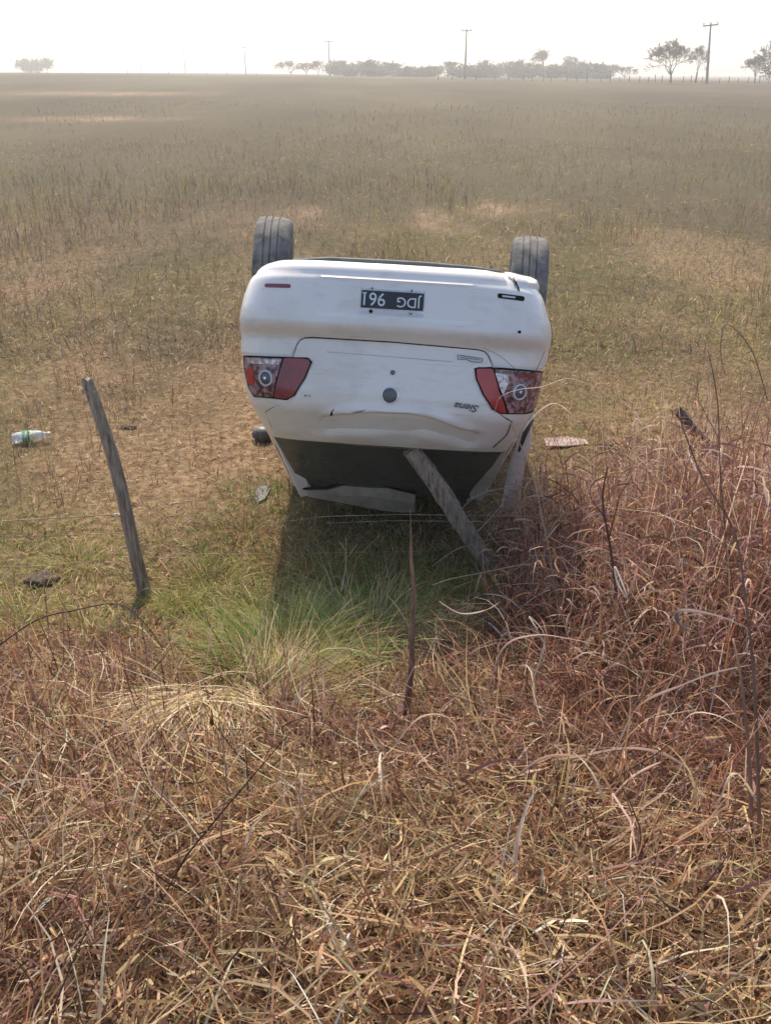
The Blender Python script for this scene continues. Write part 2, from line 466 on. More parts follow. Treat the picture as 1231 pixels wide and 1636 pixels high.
def ribbon(name, line, w, off, mat, parent=None, space='x', closed=False, disp=None):
    P = [(s_of(x, z), z) for x, z in line] if space == 'x' else list(line)
    P = subdiv(P, .02, closed); V = []; F = []; n = len(P)
    for i, (s, z) in enumerate(P):
        a = P[i - 1] if (i or closed) else P[i]; b = P[(i + 1) % n] if (i < n - 1 or closed) else P[i]
        dx, dz = b[0] - a[0], b[1] - a[1]; L = hypot(dx, dz) or 1
        wi = w(i / (n - 1)) if callable(w) else w
        oo = off + (disp(S(s, z).x, z) if disp else 0)
        for sg in (-.5, .5):
            ss, zz = s - dz / L * wi * sg, z + dx / L * wi * sg
            V.append(tuple(S(ss, zz) + nrm(ss, zz) * oo))
    for i in range(n if closed else n - 1):
        j = (i + 1) % n; F.append((2 * i, 2 * j, 2 * j + 1, 2 * i + 1))
    return cm(name, V, F, mat, parent, True)

# ---- body shell with wheel arches
def ztop(y):     # sill line of the windows, bonnet and boot deck
    return -.70 + .16 * float(sstep(.45, .95, y)) + .16 * float(sstep(2.7, 3.3, y)) + .05 * float(sstep(3.3, 4.0, y))
ARCH = [(.75, .13), (3.12, .13)]
def shell():
    ns, nz_ = 220, 44
    V = []; F = []; keep = {}
    tz = [0, .02, .05, .09] + list(np.linspace(.12, 1, nz_ - 4))
    for i in range(ns):
        s = -SE + 2 * SE * i / ns
        y_ = S(s, 0).y; zt = ztop(y_)
        for j, t in enumerate(tz):
            z = .168 + (zt - .168) * t
            p = S(s, z)
            if SF + .1 > abs(s) > S1 * .8:
                for (ay, az) in ARCH:
                    dy, dz = p.y - ay, p.z - az; d = hypot(dy, dz)
                    if .29 < d < .375 and d > 0: k = .335 / d; p = Vector((p.x + (.008 if p.x > 0 else -.008), ay + dy * k, min(az + dz * k, .168)))
            V.append(tuple(p))
    m = len(tz)
    for i in range(ns):
        i2 = (i + 1) % ns
        for j in range(m - 1):
            f = (i * m + j, i2 * m + j, i2 * m + j + 1, i * m + j + 1)
            c = sum((Vector(V[k]) for k in f), Vector()) / 4
            if abs(c.x) > .62 and any(hypot(c.y - ay, c.z - az) < .325 for ay, az in ARCH): continue
            F.append(f)
    ring = [V[i * m + m - 1] for i in range(ns)]; low = [V[i * m] for i in range(ns)]
    return V, F, ring, low
V, F, ring, low = shell()
body = cm('body', V, F, M_paint, None, True)

def cap(name, ring, hole, zf, mat, dens=.09, smooth=True):
    P = [(p[0], p[1]) for p in ring]; nb = len(P)
    pts = list(P); 
    Hs = [subdiv(h, dens) for h in hole]
    edges = []
    for H in Hs:
        b0 = len(pts); pts += H
        edges += [(b0 + k, b0 + (k + 1) % len(H)) for k in range(len(H))]
    allseg = [(P[i], P[(i + 1) % nb]) for i in range(0, nb)]
    y = .1
    while y < LEN:
        x = -.8
        while x < .8:
            if inside((x, y), P) and min(seg_d((x, y), a, b) for a, b in allseg) > dens * .4 and all(min(seg_d((x, y), H[i], H[i - 1]) for i in range(len(H))) > dens * .3 for H in Hs): pts.append((x, y))
            x += dens
        y += dens
    r = delaunay_2d_cdt([Vector(p) for p in pts], edges, [list(range(nb))], 1, 1e-6)
    F = []
    for f in r[2]:
        c = sum((r[0][i] for i in f), Vector((0, 0))) / len(f)
        if any(inside((c.x, c.y), H) for H in Hs): continue
        F.append(tuple(f))
    return cm(name, [(p.x, p.y, zf(p.x, p.y)) for p in r[0]], F, mat, None, smooth)
cabin_hole = [(-.60, .50), (.60, .50), (.70, 1.0), (.70, 2.6), (.60, 3.0), (-.60, 3.0), (-.70, 2.6), (-.70, 1.0)]
cap('bonnet_and_deck', ring, [cabin_hole], lambda x, y: ztop(y) - .02 * (1 - min(1, abs(x) / .65) ** 2) * float(sstep(.25, .5, y)), M_paint)
def belly_z(x, y): return .135 - .02 * abs(sin(y * 4)) * (abs(x) < .5) - .07 * float(sstep(.3, .2, hypot(abs(x) - .7, min(abs(y - .75), abs(y - 3.12)))))
cap('floor_pan', low, [], belly_z, M_under)

# ---- bumper, boot lid
def bump_off(s, z):
    o = .006
    if s > .72: o += .016 * float(sstep(.72, .98, s)) * float(sstep(.0, -.08, z) * sstep(-.27, -.2, z)) + .008 * float(sstep(.8, 1.0, s))
    if z > .10 and s > .62: o += .008 * float(sstep(.62, .7, s))
    return o
SB = S1 + .02
bumper_poly = [(-SB, .163), (-SB, -.276), (s_of(-.47, -.27), -.276), (s_of(-.45, -.24), -.23), (s_of(-.435, -.2), -.200), (s_of(-.405, -.19), -.185), (s_of(-.368, -.187), -.181), (0, -.181), (s_of(.41, -.19), -.192), (s_of(.445, -.2), -.199), (s_of(.468, -.22), -.219), (s_of(.492, -.26), -.262), (s_of(.60, -.26), -.263), (.93, -.263), (.97, -.20), (1.0, -.05), (SB, .06), (SB, .163),
               (.66, .163), (.645, .145), (.655, .125), (.63, .105), (.64, .088), (.615, .078), (.612, .105), (.598, .12), (.602, .14), (.585, .15), (.58, .163)]
def bdisp(x, z):
    d = -.012 * float(sstep(-.37, -.30, x) * (1 - sstep(.33, .40, x)) * sstep(-.085, -.07, z) * (1 - sstep(.065, .08, z)))
    d += -.006 * float((1 - sstep(.0, .012, abs(z - (.095 if x < .5 else .105)))) * (1))
    d += .02 * math.exp(-((x - .66) / .05) ** 2 - ((z - .135) / .03) ** 2)
    return d + .003 * (float(vnoise(x * 5, z * 6, 9)) - .5)
bumper = patch('rear_bumper', bumper_poly, bump_off, M_paint, space='s', disp=bdisp, dens=.017, thick=.012)
ribbon('bumper_crack', [(.563, .163), (.566, .145), (.556, .12), (.572, .09), (.578, .075)], lambda t: .028 * (1 - t) + .006, .0105, M_black, bumper, disp=bdisp)
ribbon('bumper_gap', [(1.02, .09), (1.0, .03), (.985, -.03), (.97, -.08), (.965, -.13), (.975, -.17), (.955, -.22), (.95, -.25)], lambda t: .004 + .020 * abs(sin(pi * t * 1.5)) ** .7 * (1 - .5 * t), .0035, M_black, bumper, space='s', disp=lambda x, z: bump_off(1.0, z))
ribbon('bumper_gap', [(.955, -.05), (.935, -.10), (.93, -.14), (.945, -.19)], lambda t: .009 * sin(pi * t) + .002, .0035, M_black, bumper, space='s', disp=lambda x, z: bump_off(.95, z))

lid_poly = [(-.457, -.287), (-.44, -.23), (-.425, -.207), (-.405, -.195), (-.368, -.191), (.01, -.190), (.41, -.201), (.44, -.207), (.458, -.222), (.486, -.272),
            (.40, -.285), (.402, -.34), (.44, -.405), (.49, -.472), (.545, -.497), (.60, -.53), (.59, -.60), (.53, -.665), (.25, -.684), (-.05, -.690), (-.3, -.687), (-.50, -.68), (-.575, -.64), (-.60, -.56), (-.55, -.53), (-.46, -.496),
            (-.44, -.47), (-.39, -.384), (-.358, -.303), (-.375, -.284), (-.40, -.282)]
lid = patch('boot_lid', lid_poly, .006, M_paint, dens=.0095, disp=dent, thick=.012)
ribbon('lid_gap', lid_poly[:11], .010, .002, M_black)
ribbon('lid_gap', [(.545, -.50), (.61, -.53), (.60, -.60), (.54, -.675)], .008, .003, M_grey)
ribbon('lid_gap', [(-.47, -.503), (-.56, -.535), (-.607, -.56), (-.585, -.645)], .005, .003, M_trim)
ribbon('lid_crease', [(-.30, -.252), (0, -.256), (.30, -.262)], .003, .0068, M_panel, lid, disp=dent)
cr = ribbon('dent_crease', [(-.272, -.545), (-.262, -.530), (-.252, -.512)], lambda t: .012 * sin(pi * t) + .002, .0085, M_black, lid, disp=dent)
ribbon('scratch', [(-.17, -.522), (-.12, -.512), (-.10, -.505)], lambda t: .006 * sin(pi * t) + .001, .0085, M_trim, lid, disp=dent)

# ---- lock and round emblem
def disc(name, x, z, r, off, mat, parent, h=.006, n=24, dome=.0, inner=0.):
    s = s_of(x, z); c = S(s, z) + nrm(s, z) * off; nn = nrm(s, z)
    u = nn.cross(Vector((0, 0, 1))).normalized(); w = nn.cross(u)
    V = []; F = []
    if inner:
        for (rr, hh) in ((inner, 0), (inner, h * .7), ((inner + r) / 2, h), (r, h * .7), (r, 0)):
            for k in range(n): a = 2 * pi * k / n; V.append(tuple(c + (u * cos(a) + w * sin(a)) * rr + nn * hh))
        for j in range(4):
            for k in range(n): F.append((j * n + k, j * n + (k + 1) % n, (j + 1) * n + (k + 1) % n, (j + 1) * n + k))
    else:
        for (rr, hh) in ((r, -.004), (r, h * .7), (r * .92, h), (r * .5, h + dome * .8)):
            for k in range(n): a = 2 * pi * k / n; V.append(tuple(c + (u * cos(a) + w * sin(a)) * rr + nn * hh))
        V.append(tuple(c + nn * (h + dome)))
        for j in range(3):
            for k in range(n): F.append((j * n + k, j * n + (k + 1) % n, (j + 1) * n + (k + 1) % n, (j + 1) * n + k))
        for k in range(n): F.append((3 * n + k, 3 * n + (k + 1) % n, 4 * n))
    return cm(name, V, F, mat, parent, True)
disc('lock', .019, -.329, .0115, .007, M_grey, lid, h=.003)
disc('emblem', .012, -.437, .036, .007, M_grey, lid, h=.005, dome=.003)
disc('emblem_ring', .012, -.437, .041, .006, M_chrome, lid, h=.008, inner=.035)

# ---- lettering
def text(name, body_s, x, z, width, height, off, mat, parent, shear=0., bold=0., tilt=0.):
    cu = bpy.data.curves.new(name, 'FONT'); cu.body = body_s; cu.size = 1; cu.shear = shear; cu.extrude = .02; cu.offset = bold
    cu.align_x = 'CENTER'; cu.align_y = 'CENTER'
    t = bpy.data.objects.new(name, cu); scene.collection.objects.link(t)
    bpy.context.view_layer.update()
    me = bpy.data.meshes.new_from_object(t.evaluated_get(bpy.context.evaluated_depsgraph_get()))
    bpy.data.objects.remove(t)
    co = np.array([v.co[:] for v in me.vertices])
    mn, mx = co.min(0), co.max(0); sc_ = (width / (mx[0] - mn[0]), height / (mx[1] - mn[1])); c = (mn + mx) / 2
    for v in me.vertices:
        a, b = (v.co.x - c[0]) * sc_[0], (v.co.y - c[1]) * sc_[1]
        ca, sa = cos(tilt), sin(tilt); a, b = a * ca - b * sa, a * sa + b * ca
        xx, zz = x - a, z - b                      # turned upside down with the car
        s = s_of(xx, zz); p = S(s, zz) + nrm(s, zz) * (off + (.002 if v.co.z > 0 else 0))
        v.co = p - Vector(OFF)
    me.materials.clear()
    return link(name, me, parent, mat)
plf = patch('plate_frame', round_poly([(-.151, .052), (.148, .052), (.148, -.073), (-.151, -.073)], .012), .0, M_platew, dens=.03, thick=.004)
plate = patch('number_plate', [(-.144, .036), (.142, .036), (.142, -.043), (-.144, -.043)], .004, M_plate, dens=.03, thick=.003, parent=plf)
text('plate_letters', 'JDG', .077, -.0035, .112, .060, .0055, M_letter, plf, bold=.005)
text('plate_digits', '961', -.084, -.0035, .100, .060, .0055, M_letter, plf, bold=.005)
patch('digit_foot', [(-.141, .0262), (-.120, .0262), (-.120, .0215), (-.141, .0215)], .0062, M_letter, dens=.03, thick=.001, parent=plf)
for x in (-.097, .085): disc('screw', x, .0455, .0055, .004, M_trim, plf, h=.002, n=10)
disc('screw', -.097, -.058, .0085, .003, M_black, plf, h=.002, n=12)
patch('plate_sticker', [(.072, -.049), (.112, -.049), (.112, -.067), (.072, -.067)], .004, M_letter, dens=.03, thick=.001, parent=plf)
text('sticker_print', 'MSL', .086, -.0585, .018, .008, .0055, M_black, plf)
text('model_lettering', 'Siena', .378, -.470, .115, .034, .010, M_grey, lid, shear=.35, bold=.012, tilt=radians(-5))
text('engine_lettering', '1.4', -.383, -.463, .028, .010, .009, M_grey, lid, bold=.01)
bz = [(.317, -.228), (.436, -.238), (.436, -.252), (.425, -.256), (.385, -.256), (.36, -.246), (.335, -.248), (.322, -.25)]
bd = patch('dealer_badge', bz, .008, M_platew, dens=.03, thick=.001, parent=lid)
ribbon('badge_outline', bz, .0035, .0098, M_grey, bd, closed=True)
ribbon('badge_print', [(.33, -.238), (.42, -.244)], .003, .0098, M_grey, bd)

# ---- reflector, broken reflector socket, hole
patch('reflector', round_poly([(-.602, .044), (-.475, .044), (-.475, .026), (-.602, .026)], .009), .009, M_dred, dens=.02, thick=.006, parent=bumper)
hs = patch('reflector_socket', round_poly([(.478, .060), (.606, .056), (.606, .034), (.478, .038)], .01), .0075, M_black, dens=.02, thick=.004, parent=bumper)
patch('socket_clip', [(.500, .052), (.560, .050), (.560, .043), (.500, .044)], .0095, M_platew, dens=.02, thick=.002, parent=hs)
disc('bumper_hole', .591, -.108, .007, .012, M_black, bumper, h=.002, n=10)

# ---- tail lights
def tail(side):
    if side < 0:
        outer = [(-.722, -.291), (-.585, -.289), (-.457, -.286), (-.389, -.285), (-.366, -.303), (-.397, -.384), (-.445, -.468), (-.483, -.491), (-.576, -.488), (-.658, -.488), (-.69, -.443), (-.716, -.358)]
        red = [(-.500, -.292), (-.392, -.290), (-.372, -.303), (-.402, -.384), (-.450, -.465), (-.485, -.484), (-.545, -.482), (-.524, -.377)]
        clear = [(-.712, -.298), (-.510, -.296), (-.532, -.377), (-.552, -.480), (-.652, -.482), (-.684, -.44), (-.707, -.358)]
        ring_c = (-.585, -.392); hl = [(-.69, -.302), (-.52, -.302), (-.525, -.325), (-.685, -.328)]; hl2 = [(-.695, -.36), (-.655, -.345), (-.645, -.43), (-.682, -.425)]
        mr, mh1, mh2 = M_darkred, M_white_plastic, M_red
    else:
        outer = [(.403, -.29), (.417, -.279), (.532, -.274), (.745, -.277), (.757, -.376), (.742, -.457), (.67, -.488), (.544, -.492), (.501, -.472), (.450, -.405), (.413, -.336)]
        red = [(.410, -.29), (.42, -.285), (.487, -.282), (.525, -.386), (.571, -.484), (.545, -.485), (.505, -.467), (.456, -.402), (.419, -.336)]
        clear = [(.497, -.283), (.738, -.284), (.748, -.376), (.735, -.452), (.66, -.482), (.582, -.484), (.537, -.386)]
        ring_c = (.622, -.382); hl = [(.50, -.300), (.525, -.365), (.545, -.40), (.57, -.33), (.56, -.305)]; hl2 = [(.60, -.295), (.70, -.295), (.70, -.315), (.60, -.31)]
        mr, mh1, mh2 = M_red, M_white_plastic, M_darkred
    h = patch('tail_light', outer, .008, M_black, dens=.02, thick=.012)
    patch('red_lens', round_poly(red, .01), .013, mr, h, dens=.02, thick=.006)
    patch('clear_lens', round_poly(clear, .008), .012, M_smoke, h, dens=.02, thick=.005)
    patch('reflector_strip', hl, .0145, mh1, h, dens=.02, thick=.002)
    patch('reflector_strip', hl2, .0145, mh2, h, dens=.02, thick=.002)
    disc('lamp_bowl', *ring_c, .052, .012, M_smoke, h, h=.004, n=28)
    disc('lamp', *ring_c, .030, .016, M_grey, h, h=.004, n=24, dome=.004)
    disc('bulb', *ring_c, .008, .025, M_chrome, h, h=.003, n=10)
    disc('lamp_ring', *ring_c, .0385, .015, M_platew, h, h=.010, n=32, inner=.031)
    return h
tail(-1); tail(1)

# ---- wheels (rear pair shows, front pair hidden behind it)
def lathe_x(prof, n, cx_, cy_, cz_):
    V = []; F = []
    for (x, r) in prof:
        for k in range(n): a = 2 * pi * k / n; V.append((cx_ + x, cy_ + r * cos(a), cz_ + r * sin(a)))
    for j in range(len(prof) - 1):
        for k in range(n): F.append((j * n + k, j * n + (k + 1) % n, (j + 1) * n + (k + 1) % n, (j + 1) * n + k))
    return V, F
def tread():
    P = [(-.070, .175), (-.080, .19), (-.092, .225), (-.095, .25), (-.091, .270), (-.083, .281), (-.074, .2865)]
    g_ = [-.040, -.006, .030]
    for c in g_:
        w = .0028; P += [(c - w - .001, .2925 - abs(c) * .03), (c - w, .284), (c + w, .284), (c + w + .001, .2925 - abs(c) * .03)]
    P += [(.074, .2865), (.083, .281), (.091, .270), (.095, .25), (.092, .225), (.080, .19), (.070, .175)]
    return P
def wheel(x, y, z, toe=0.):
    sg = 1 if x > 0 else -1
    rim = [(sg * q_, r) for q_, r in [(-.075, .178), (-.06, .165), (-.05, .14), (.03, .10), (.045, .06), (.06, .03), (.06, .001)]]
    V, F = lathe_x(rim, 40, x, y, z); w = cm('wheel', V, F, M_rim, None, True)
    nb_ = 144; T_ = tread(); V, F = lathe_x(T_, nb_, x, y, z)
    for j, (tx, tr) in enumerate(T_):
        if tr > .285:
            for k in range(nb_):
                if (k + (2 if abs(tx) < .05 else 0)) % 4 == 0 and abs(tx) > .045:
                    v = V[j * nb_ + k]; f_ = (tr - .003) / tr; V[j * nb_ + k] = (v[0], y + (v[1] - y) * f_, z + (v[2] - z) * f_)
    # sipes: every other shoulder block slightly lower
    t = cm('tyre', V, F, M_rubber, w, True); t.data.set_sharp_from_angle(angle=radians(35))
    V, F = lathe_x([(sg * .075, .176), (sg * .085, .172), (sg * .082, .168), (sg * .07, .168)], 40, x, y, z); cm('rim_edge', V, F, M_rim, w, True)
    V = []; F = []
    for k in range(5):
        a = 2 * pi * k / 5; d = Vector((0, cos(a), sin(a)))
        tube(V, F, [Vector((x + sg * .06, y, z)) + d * .03, Vector((x + sg * .066, y, z)) + d * .17], [.03, .02], 5)
    cm('spokes', V, F, M_rim, w)
    # the suspension hangs bent: the wheel is turned a little about its own upright
    pv_ = Vector((x, y, z)) - Vector(OFF); w.matrix_local = Matrix.Translation(pv_) @ Matrix.Rotation(toe, 4, 'Z') @ Matrix.Translation(-pv_)
    return w
for x, y, z, toe in [(-.685, .75, .165, radians(6)), (.685, .75, .14, radians(-3.5)), (-.70, 3.12, .13, 0), (.70, 3.12, .13, 0)]: wheel(x, y, z, toe)
V = []; F = []
tube(V, F, [(-.6, .78, .13), (-.5, .95, .17), (.5, .95, .17), (.6, .78, .12)], .035, 8); cm('rear_axle', V, F, M_under, None, True)
V = []; F = []
box(V, F, (-.50, .46, .08), (.48, .76, .214)); o = cm('spare_wheel_well', V, F, M_under, None); bv = o.modifiers.new('b', 'BEVEL'); bv.width = .03; bv.segments = 2
V = []; F = []
tube(V, F, [(.44, .12, .155), (.44, .35, .16), (.40, .6, .17), (.2, 1.3, .17), (.1, 3.2, .15)], .022, 8); cm('exhaust_pipe', V, F, M_under, None, True)
V = []; F = []
tube(V, F, [(-.54, .48, .205), (-.35, .46, .222), (-.1, .45, .224), (.15, .45, .224), (.38, .46, .218), (.52, .48, .208)], .011, 6); cm('floor_edge', V, F, M_trim, None, True)

# ---- cabin: pillars, roof, glass, seats
def plank(name, a, b, wa, wb, t, mat, parent=None, face=(0, -1, 0), twist=0, seg=6, wob=0., sd=1):
    """flat tapering sheet-metal pillar from a to b, width across the view, thickness t"""
    A, B = Vector(a), Vector(b); d = (B - A).normalized(); u = d.cross(Vector(face)).normalized(); n = u.cross(d)
    V = []; F = []; r_ = random.Random(sd)
    for i in range(seg + 1):
        k = i / seg; c = A.lerp(B, k) + n * wob * (r_.random() - .5) + u * wob * (r_.random() - .5); w = wa + (wb - wa) * k
        for (su, sn) in ((-.5, 0), (-.36, .5), (.36, .5), (.5, 0), (.36, -.5), (-.36, -.5)): V.append(tuple(c + u * w * su + n * t * sn))
    for i in range(seg):
        for k in range(6): F.append((i * 6 + k, i * 6 + (k + 1) % 6, i * 6 + 6 + (k + 1) % 6, i * 6 + 6 + k))
    F.append(tuple(range(6))[::-1]); F.append(tuple(seg * 6 + k for k in range(6)))
    o = cm(name, V, F, mat, parent, True); o.data.set_sharp_from_angle(angle=radians(50)); return o
plank('rear_pillar', (-.66, .52, -.50), (-.475, .98, -1.06), .12, .085, .05, M_paint, seg=8, wob=.006)
plank('rear_pillar', (.635, .36, -.52), (.525, .93, -1.00), .10, .085, .05, M_panel, seg=8, wob=.016, sd=4)
sp = plank('torn_side_panel', (.745, .56, -.42), (.712, 1.0, -1.10), .07, .12, .03, M_paint, face=(.3, -1, 0), seg=8, wob=.02, sd=9)
sp['label'] = 'bent side panel torn away from the rear pillar'
V = []; F = []
tube(V, F, [(.735, .40, -.52), (.715, .48, -.60), (.70, .56, -.70)], [.012, .016, .008], 5); cm('seal', V, F, M_grey, None, True)
for sg in (-1, 1):
    plank('middle_pillar', (sg * .71, 1.85, -.50), (sg * .56, 1.85, -.98), .09, .07, .03, M_paint, face=(sg, 0, 0))
    plank('front_pillar', (sg * .68, 2.95, -.42), (sg * .54, 2.25, -.90), .07, .06, .03, M_paint, face=(sg, 0, 0), wob=.02)
    plank('quarter_panel', (sg * .68, .70, -.60), (sg * .565, 1.12, -.99), .16, .10, .03, M_paint, face=(sg, 0, 0))
    cm('side_window', [(sg * .69, 1.0, -.56), (sg * .695, 1.83, -.52), (sg * .575, 1.83, -.97), (sg * .575, 1.15, -.98)], [(0, 1, 2, 3)], M_glass)
    cm('side_window', [(sg * .695, 1.87, -.52), (sg * .67, 2.86, -.46), (sg * .55, 2.28, -.91), (sg * .57, 1.87, -.97)], [(0, 1, 2, 3)], M_glass)
# roof, its front crushed flat on the ground
V = []; F = []; nx_, ny_ = 22, 20
for j in range(ny_ + 1):
    for i in range(nx_ + 1):
        u = i / nx_ * 2 - 1; v = j / ny_
        y = .96 + 1.34 * v
        z = -1.035 - .02 * (1 - u * u) + .15 * v ** 1.5 + .02 * (vnoise(u * 4, v * 5, 12) - .5)
        if v < .3: z += (.3 - v) * .25 * math.exp(-((u + .3) / .25) ** 2) 
        V.append((u * .55, y, float(z) + .03 * abs(u) ** 6))
for j in range(ny_):
    for i in range(nx_):
        k = j * (nx_ + 1) + i
        if j < 9 and i > 13: continue            # torn away at this corner
        F.append((k, k + 1, k + nx_ + 2, k + nx_ + 1))
roof = cm('roof', V, F, M_panel, None, True); so = roof.modifiers.new('t', 'SOLIDIFY'); so.thickness = .02
lin = [(v[0] * .97, v[1], v[2] + .016) for v in V]; cm('headliner', lin, F, M_seat, None, True)
# the folded rear edge of the roof that stands out towards the boot
top = [(-.475, .93, -1.037), (-.355, .90, -1.021), (-.253, .88, -.986), (-.156, .86, -.948), (-.046, .86, -.973), (.064, .86, -.995), (.165, .86, -1.010)]
low_ = [(-.462, .96, -1.077), (-.349, .95, -1.094), (-.238, .95, -1.109), (-.097, .95, -1.121), (-.004, .95, -1.126), (.088, .95, -1.131), (.169, .95, -1.133)]
V = []; F = []
for a, b in zip(top, low_):
    A, B = Vector(a), Vector(b); mid = (A + B) / 2 + Vector((0, -.008, .0))
    V += [tuple(A), tuple(mid), tuple(B)]
for i in range(len(top) - 1):
    for k in range(2): a = i * 3 + k; F.append((a, a + 3, a + 4, a + 1))
M_fold = pm('dusty_shaded_roof_paint', (.40, .36, .28), (.27, .23, .165), scale=9, rough=.6, bump=.3, bscale=14)  # dusty paint, colour also darkened and tinted for shade and ground bounce
V = [(a_[0], a_[1] + .008 * sin(i * 2.3), a_[2] + .006 * sin(i * 1.7)) for i, a_ in enumerate(V)]
re_ = cm('folded_roof_edge', V, F, M_fold, None, False); so = re_.modifiers.new('t', 'SOLIDIFY'); so.thickness = .008; so.offset = 1
# rear window
V = []; F = []; nx_, ny_ = 14, 8
for j in range(ny_ + 1):
    for i in range(nx_ + 1):
        u = i / nx_ * 2 - 1; v = j / ny_; w = .61 - .12 * v
        V.append((u * w, .47 + .52 * v + .05 * u * u - .03, -.69 - .36 * v))
for j in range(ny_):
    for i in range(nx_): k = j * (nx_ + 1) + i; F.append((k, k + 1, k + nx_ + 2, k + nx_ + 1))
rw = cm('rear_window', V, F, M_glass, None, True)
V = []; F = []
tube(V, F, [(-.49, .925, -1.028), (-.355, .895, -1.012), (-.253, .875, -.977), (-.156, .855, -.939), (-.046, .855, -.964), (.064, .855, -.986), (.165, .86, -1.0)], .008, 5); cm('window_seal', V, F, M_black, None, True)
cm('windscreen', [(-.58, 2.98, -.42), (.58, 2.98, -.42), (.50, 2.30, -.88), (-.50, 2.30, -.88)], [(0, 1, 2, 3)], M_glass)
V = []; F = []
box(V, F, (-.66, .62, -.62), (.66, .64, -.02)); box(V, F, (-.66, .64, -.04), (.66, 3.0, -.02)); box(V, F, (-.62, .55, -.655), (.62, 1.0, -.63)); cm('cabin_lining', V, F, M_seat)
def cushion(name, a, b, parent=None):
    V = []; F = []; box(V, F, a, b); o = cm(name, V, F, M_seat, parent); m_ = o.modifiers.new('b', 'BEVEL'); m_.width = .04; m_.segments = 3; return o
rs = cushion('rear_seat', (-.6, 1.02, -.72), (.6, 1.2, -.10))
cushion('headrest', (-.45, 1.03, -.87), (-.20, 1.13, -.74), rs); cushion('headrest', (.20, 1.03, -.87), (.45, 1.13, -.74), rs)
for sg in (-1, 1):
    fs = cushion('front_seat', (sg * .36 - .24, 1.95, -.76), (sg * .36 + .24, 2.1, -.12)); cushion('headrest', (sg * .36 - .12, 1.96, -.9), (sg * .36 + .12, 2.06, -.79), fs)
# doors, handles, front lamps
for sg in (-1, 1):
    for (ya, yb, hy) in ((1.12, 1.83, 1.25), (1.87, 2.78, 1.98)):
        sa, sb = S1 + ya - DD, S1 + yb - DD
        d_ = patch('door', round_poly([(sg * sa, .08), (sg * sb, .08), (sg * sb, -.50), (sg * sa, -.52)], .05), .006, M_paint, space='s', dens=.07, thick=.01)
        h0 = S1 + hy - DD
        patch('door_handle', round_poly([(sg * h0, -.36), (sg * (h0 + .16), -.36), (sg * (h0 + .16), -.33), (sg * h0, -.33)], .01), .02, M_trim, d_, space='s', dens=.04, thick=.02)
    a = SF + .25
    patch('headlight', round_poly([(sg * a, -.30), (sg * (SE - .38), -.29), (sg * (SE - .42), -.20), (sg * a, -.16)], .02), .006, M_white_plastic, space='s', dens=.05, thick=.01)
# side mirror that shows past the left pillar
V = []; F = []
c = Vector((-.985, 2.3, -.835))
for j in range(9):
    ph = pi * j / 8
    for k in range(14):
        a = 2 * pi * k / 14; V.append((c.x + .085 * sin(ph) * cos(a), c.y + .07 * (1 - cos(ph)) - .05, c.z + .062 * sin(ph) * sin(a)))
for j in range(8):
    for k in range(14): F.append((j * 14 + k, j * 14 + (k + 1) % 14, j * 14 + 14 + (k + 1) % 14, j * 14 + 14 + k))
mi = cm('side_mirror', V, F, pm('mirror_shell', (.05, .045, .04), (.12, .1, .09), scale=30, rough=.5), None, True)
V = []; F = []; tube(V, F, [(-.93, 2.32, -.80), (-.80, 2.4, -.68), (-.70, 2.45, -.52)], [.02, .02, .03], 6); cm('mirror_arm', V, F, M_black, mi, True)
V = []; F = []; box(V, F, (.66, 2.32, -.62), (.86, 2.40, -.5)); cm('side_mirror', V, F, M_black)
bpy.context.view_layer.update()
carW = car.matrix_world.copy()

# ================================================================== POSTS, WIRES, LITTER ON THE GROUND
M_wood = pm('weathered_post_wood', (.16, .12, .085), (.46, .38, .28), scale=34, rough=.95, bump=1., bscale=50, stretch=(2.2, 2.2, .22), lo=.36, hi=.64)
M_wood2 = pm('dark_post_wood', (.08, .06, .05), (.20, .16, .13), scale=14, rough=.95, bump=.8, bscale=40, stretch=(3, 3, .4))
M_stake = pm('reddish_stake_wood', (.17, .085, .05), (.34, .21, .135), scale=20, rough=.9, bump=.7, bscale=60, stretch=(4, 4, .3))
M_wire = pm('fence_wire', (.50, .42, .31), (.26, .17, .10), scale=12, rough=.7)

def post(name, a, b, ra, rb, mat, label, n=18, seg=22, kn=.12, sd=3, cat='fence post'):
    """an uneven round timber; a is its foot"""
    A, B = Vector(a), Vector(b); r_ = random.Random(sd); d = (B - A); L = d.length; d.normalize()
    u = d.cross(Vector((0, 1, .2))).normalized(); w = d.cross(u)
    V = []; F = []; ph = [r_.random() * 6 for _ in range(6)]
    for i in range(seg + 1):
        t = i / seg; r = ra + (rb - ra) * t
        bend = u * .012 * sin(t * 5 + ph[0]) * L + w * .010 * sin(t * 4 + ph[1]) * L
        for k in range(n):
            an = 2 * pi * k / n
            rr = r * (1 + kn * sin(an * 2 + ph[2] + t * 2) + kn * .8 * sin(an * 3 + ph[3] - t * 7) + kn * 1.1 * (r_.random() - .5) - .13 * (k % 5 == 0))
            end = d * (r_.random() * .02 * (1 if i == seg else 0))
            V.append(tuple(A + d * L * t + bend + (u * cos(an) + w * sin(an)) * rr + end - A))
    for i in range(seg):
        for k in range(n): F.append((i * n + k, i * n + (k + 1) % n, i * n + n + (k + 1) % n, i * n + n + k))
    V.append(tuple(d * (L + .005))); F.append(tuple(range(n))[::-1])
    for k in range(n): F.append((seg * n + k, seg * n + (k + 1) % n, len(V) - 1))
    o = mesh(name, V, F, mat, None, True); o.location = A; o.data.set_sharp_from_angle(angle=radians(38))
    tag(o, label, cat); return o
pa = at(236, 950, 3.90); pb = at(141, 607, 3.95)
lp_ = post('fence_post', pa, pb, .036, .031, M_wood, 'weathered round wooden post leaning left in the open field left of the car', kn=.08)
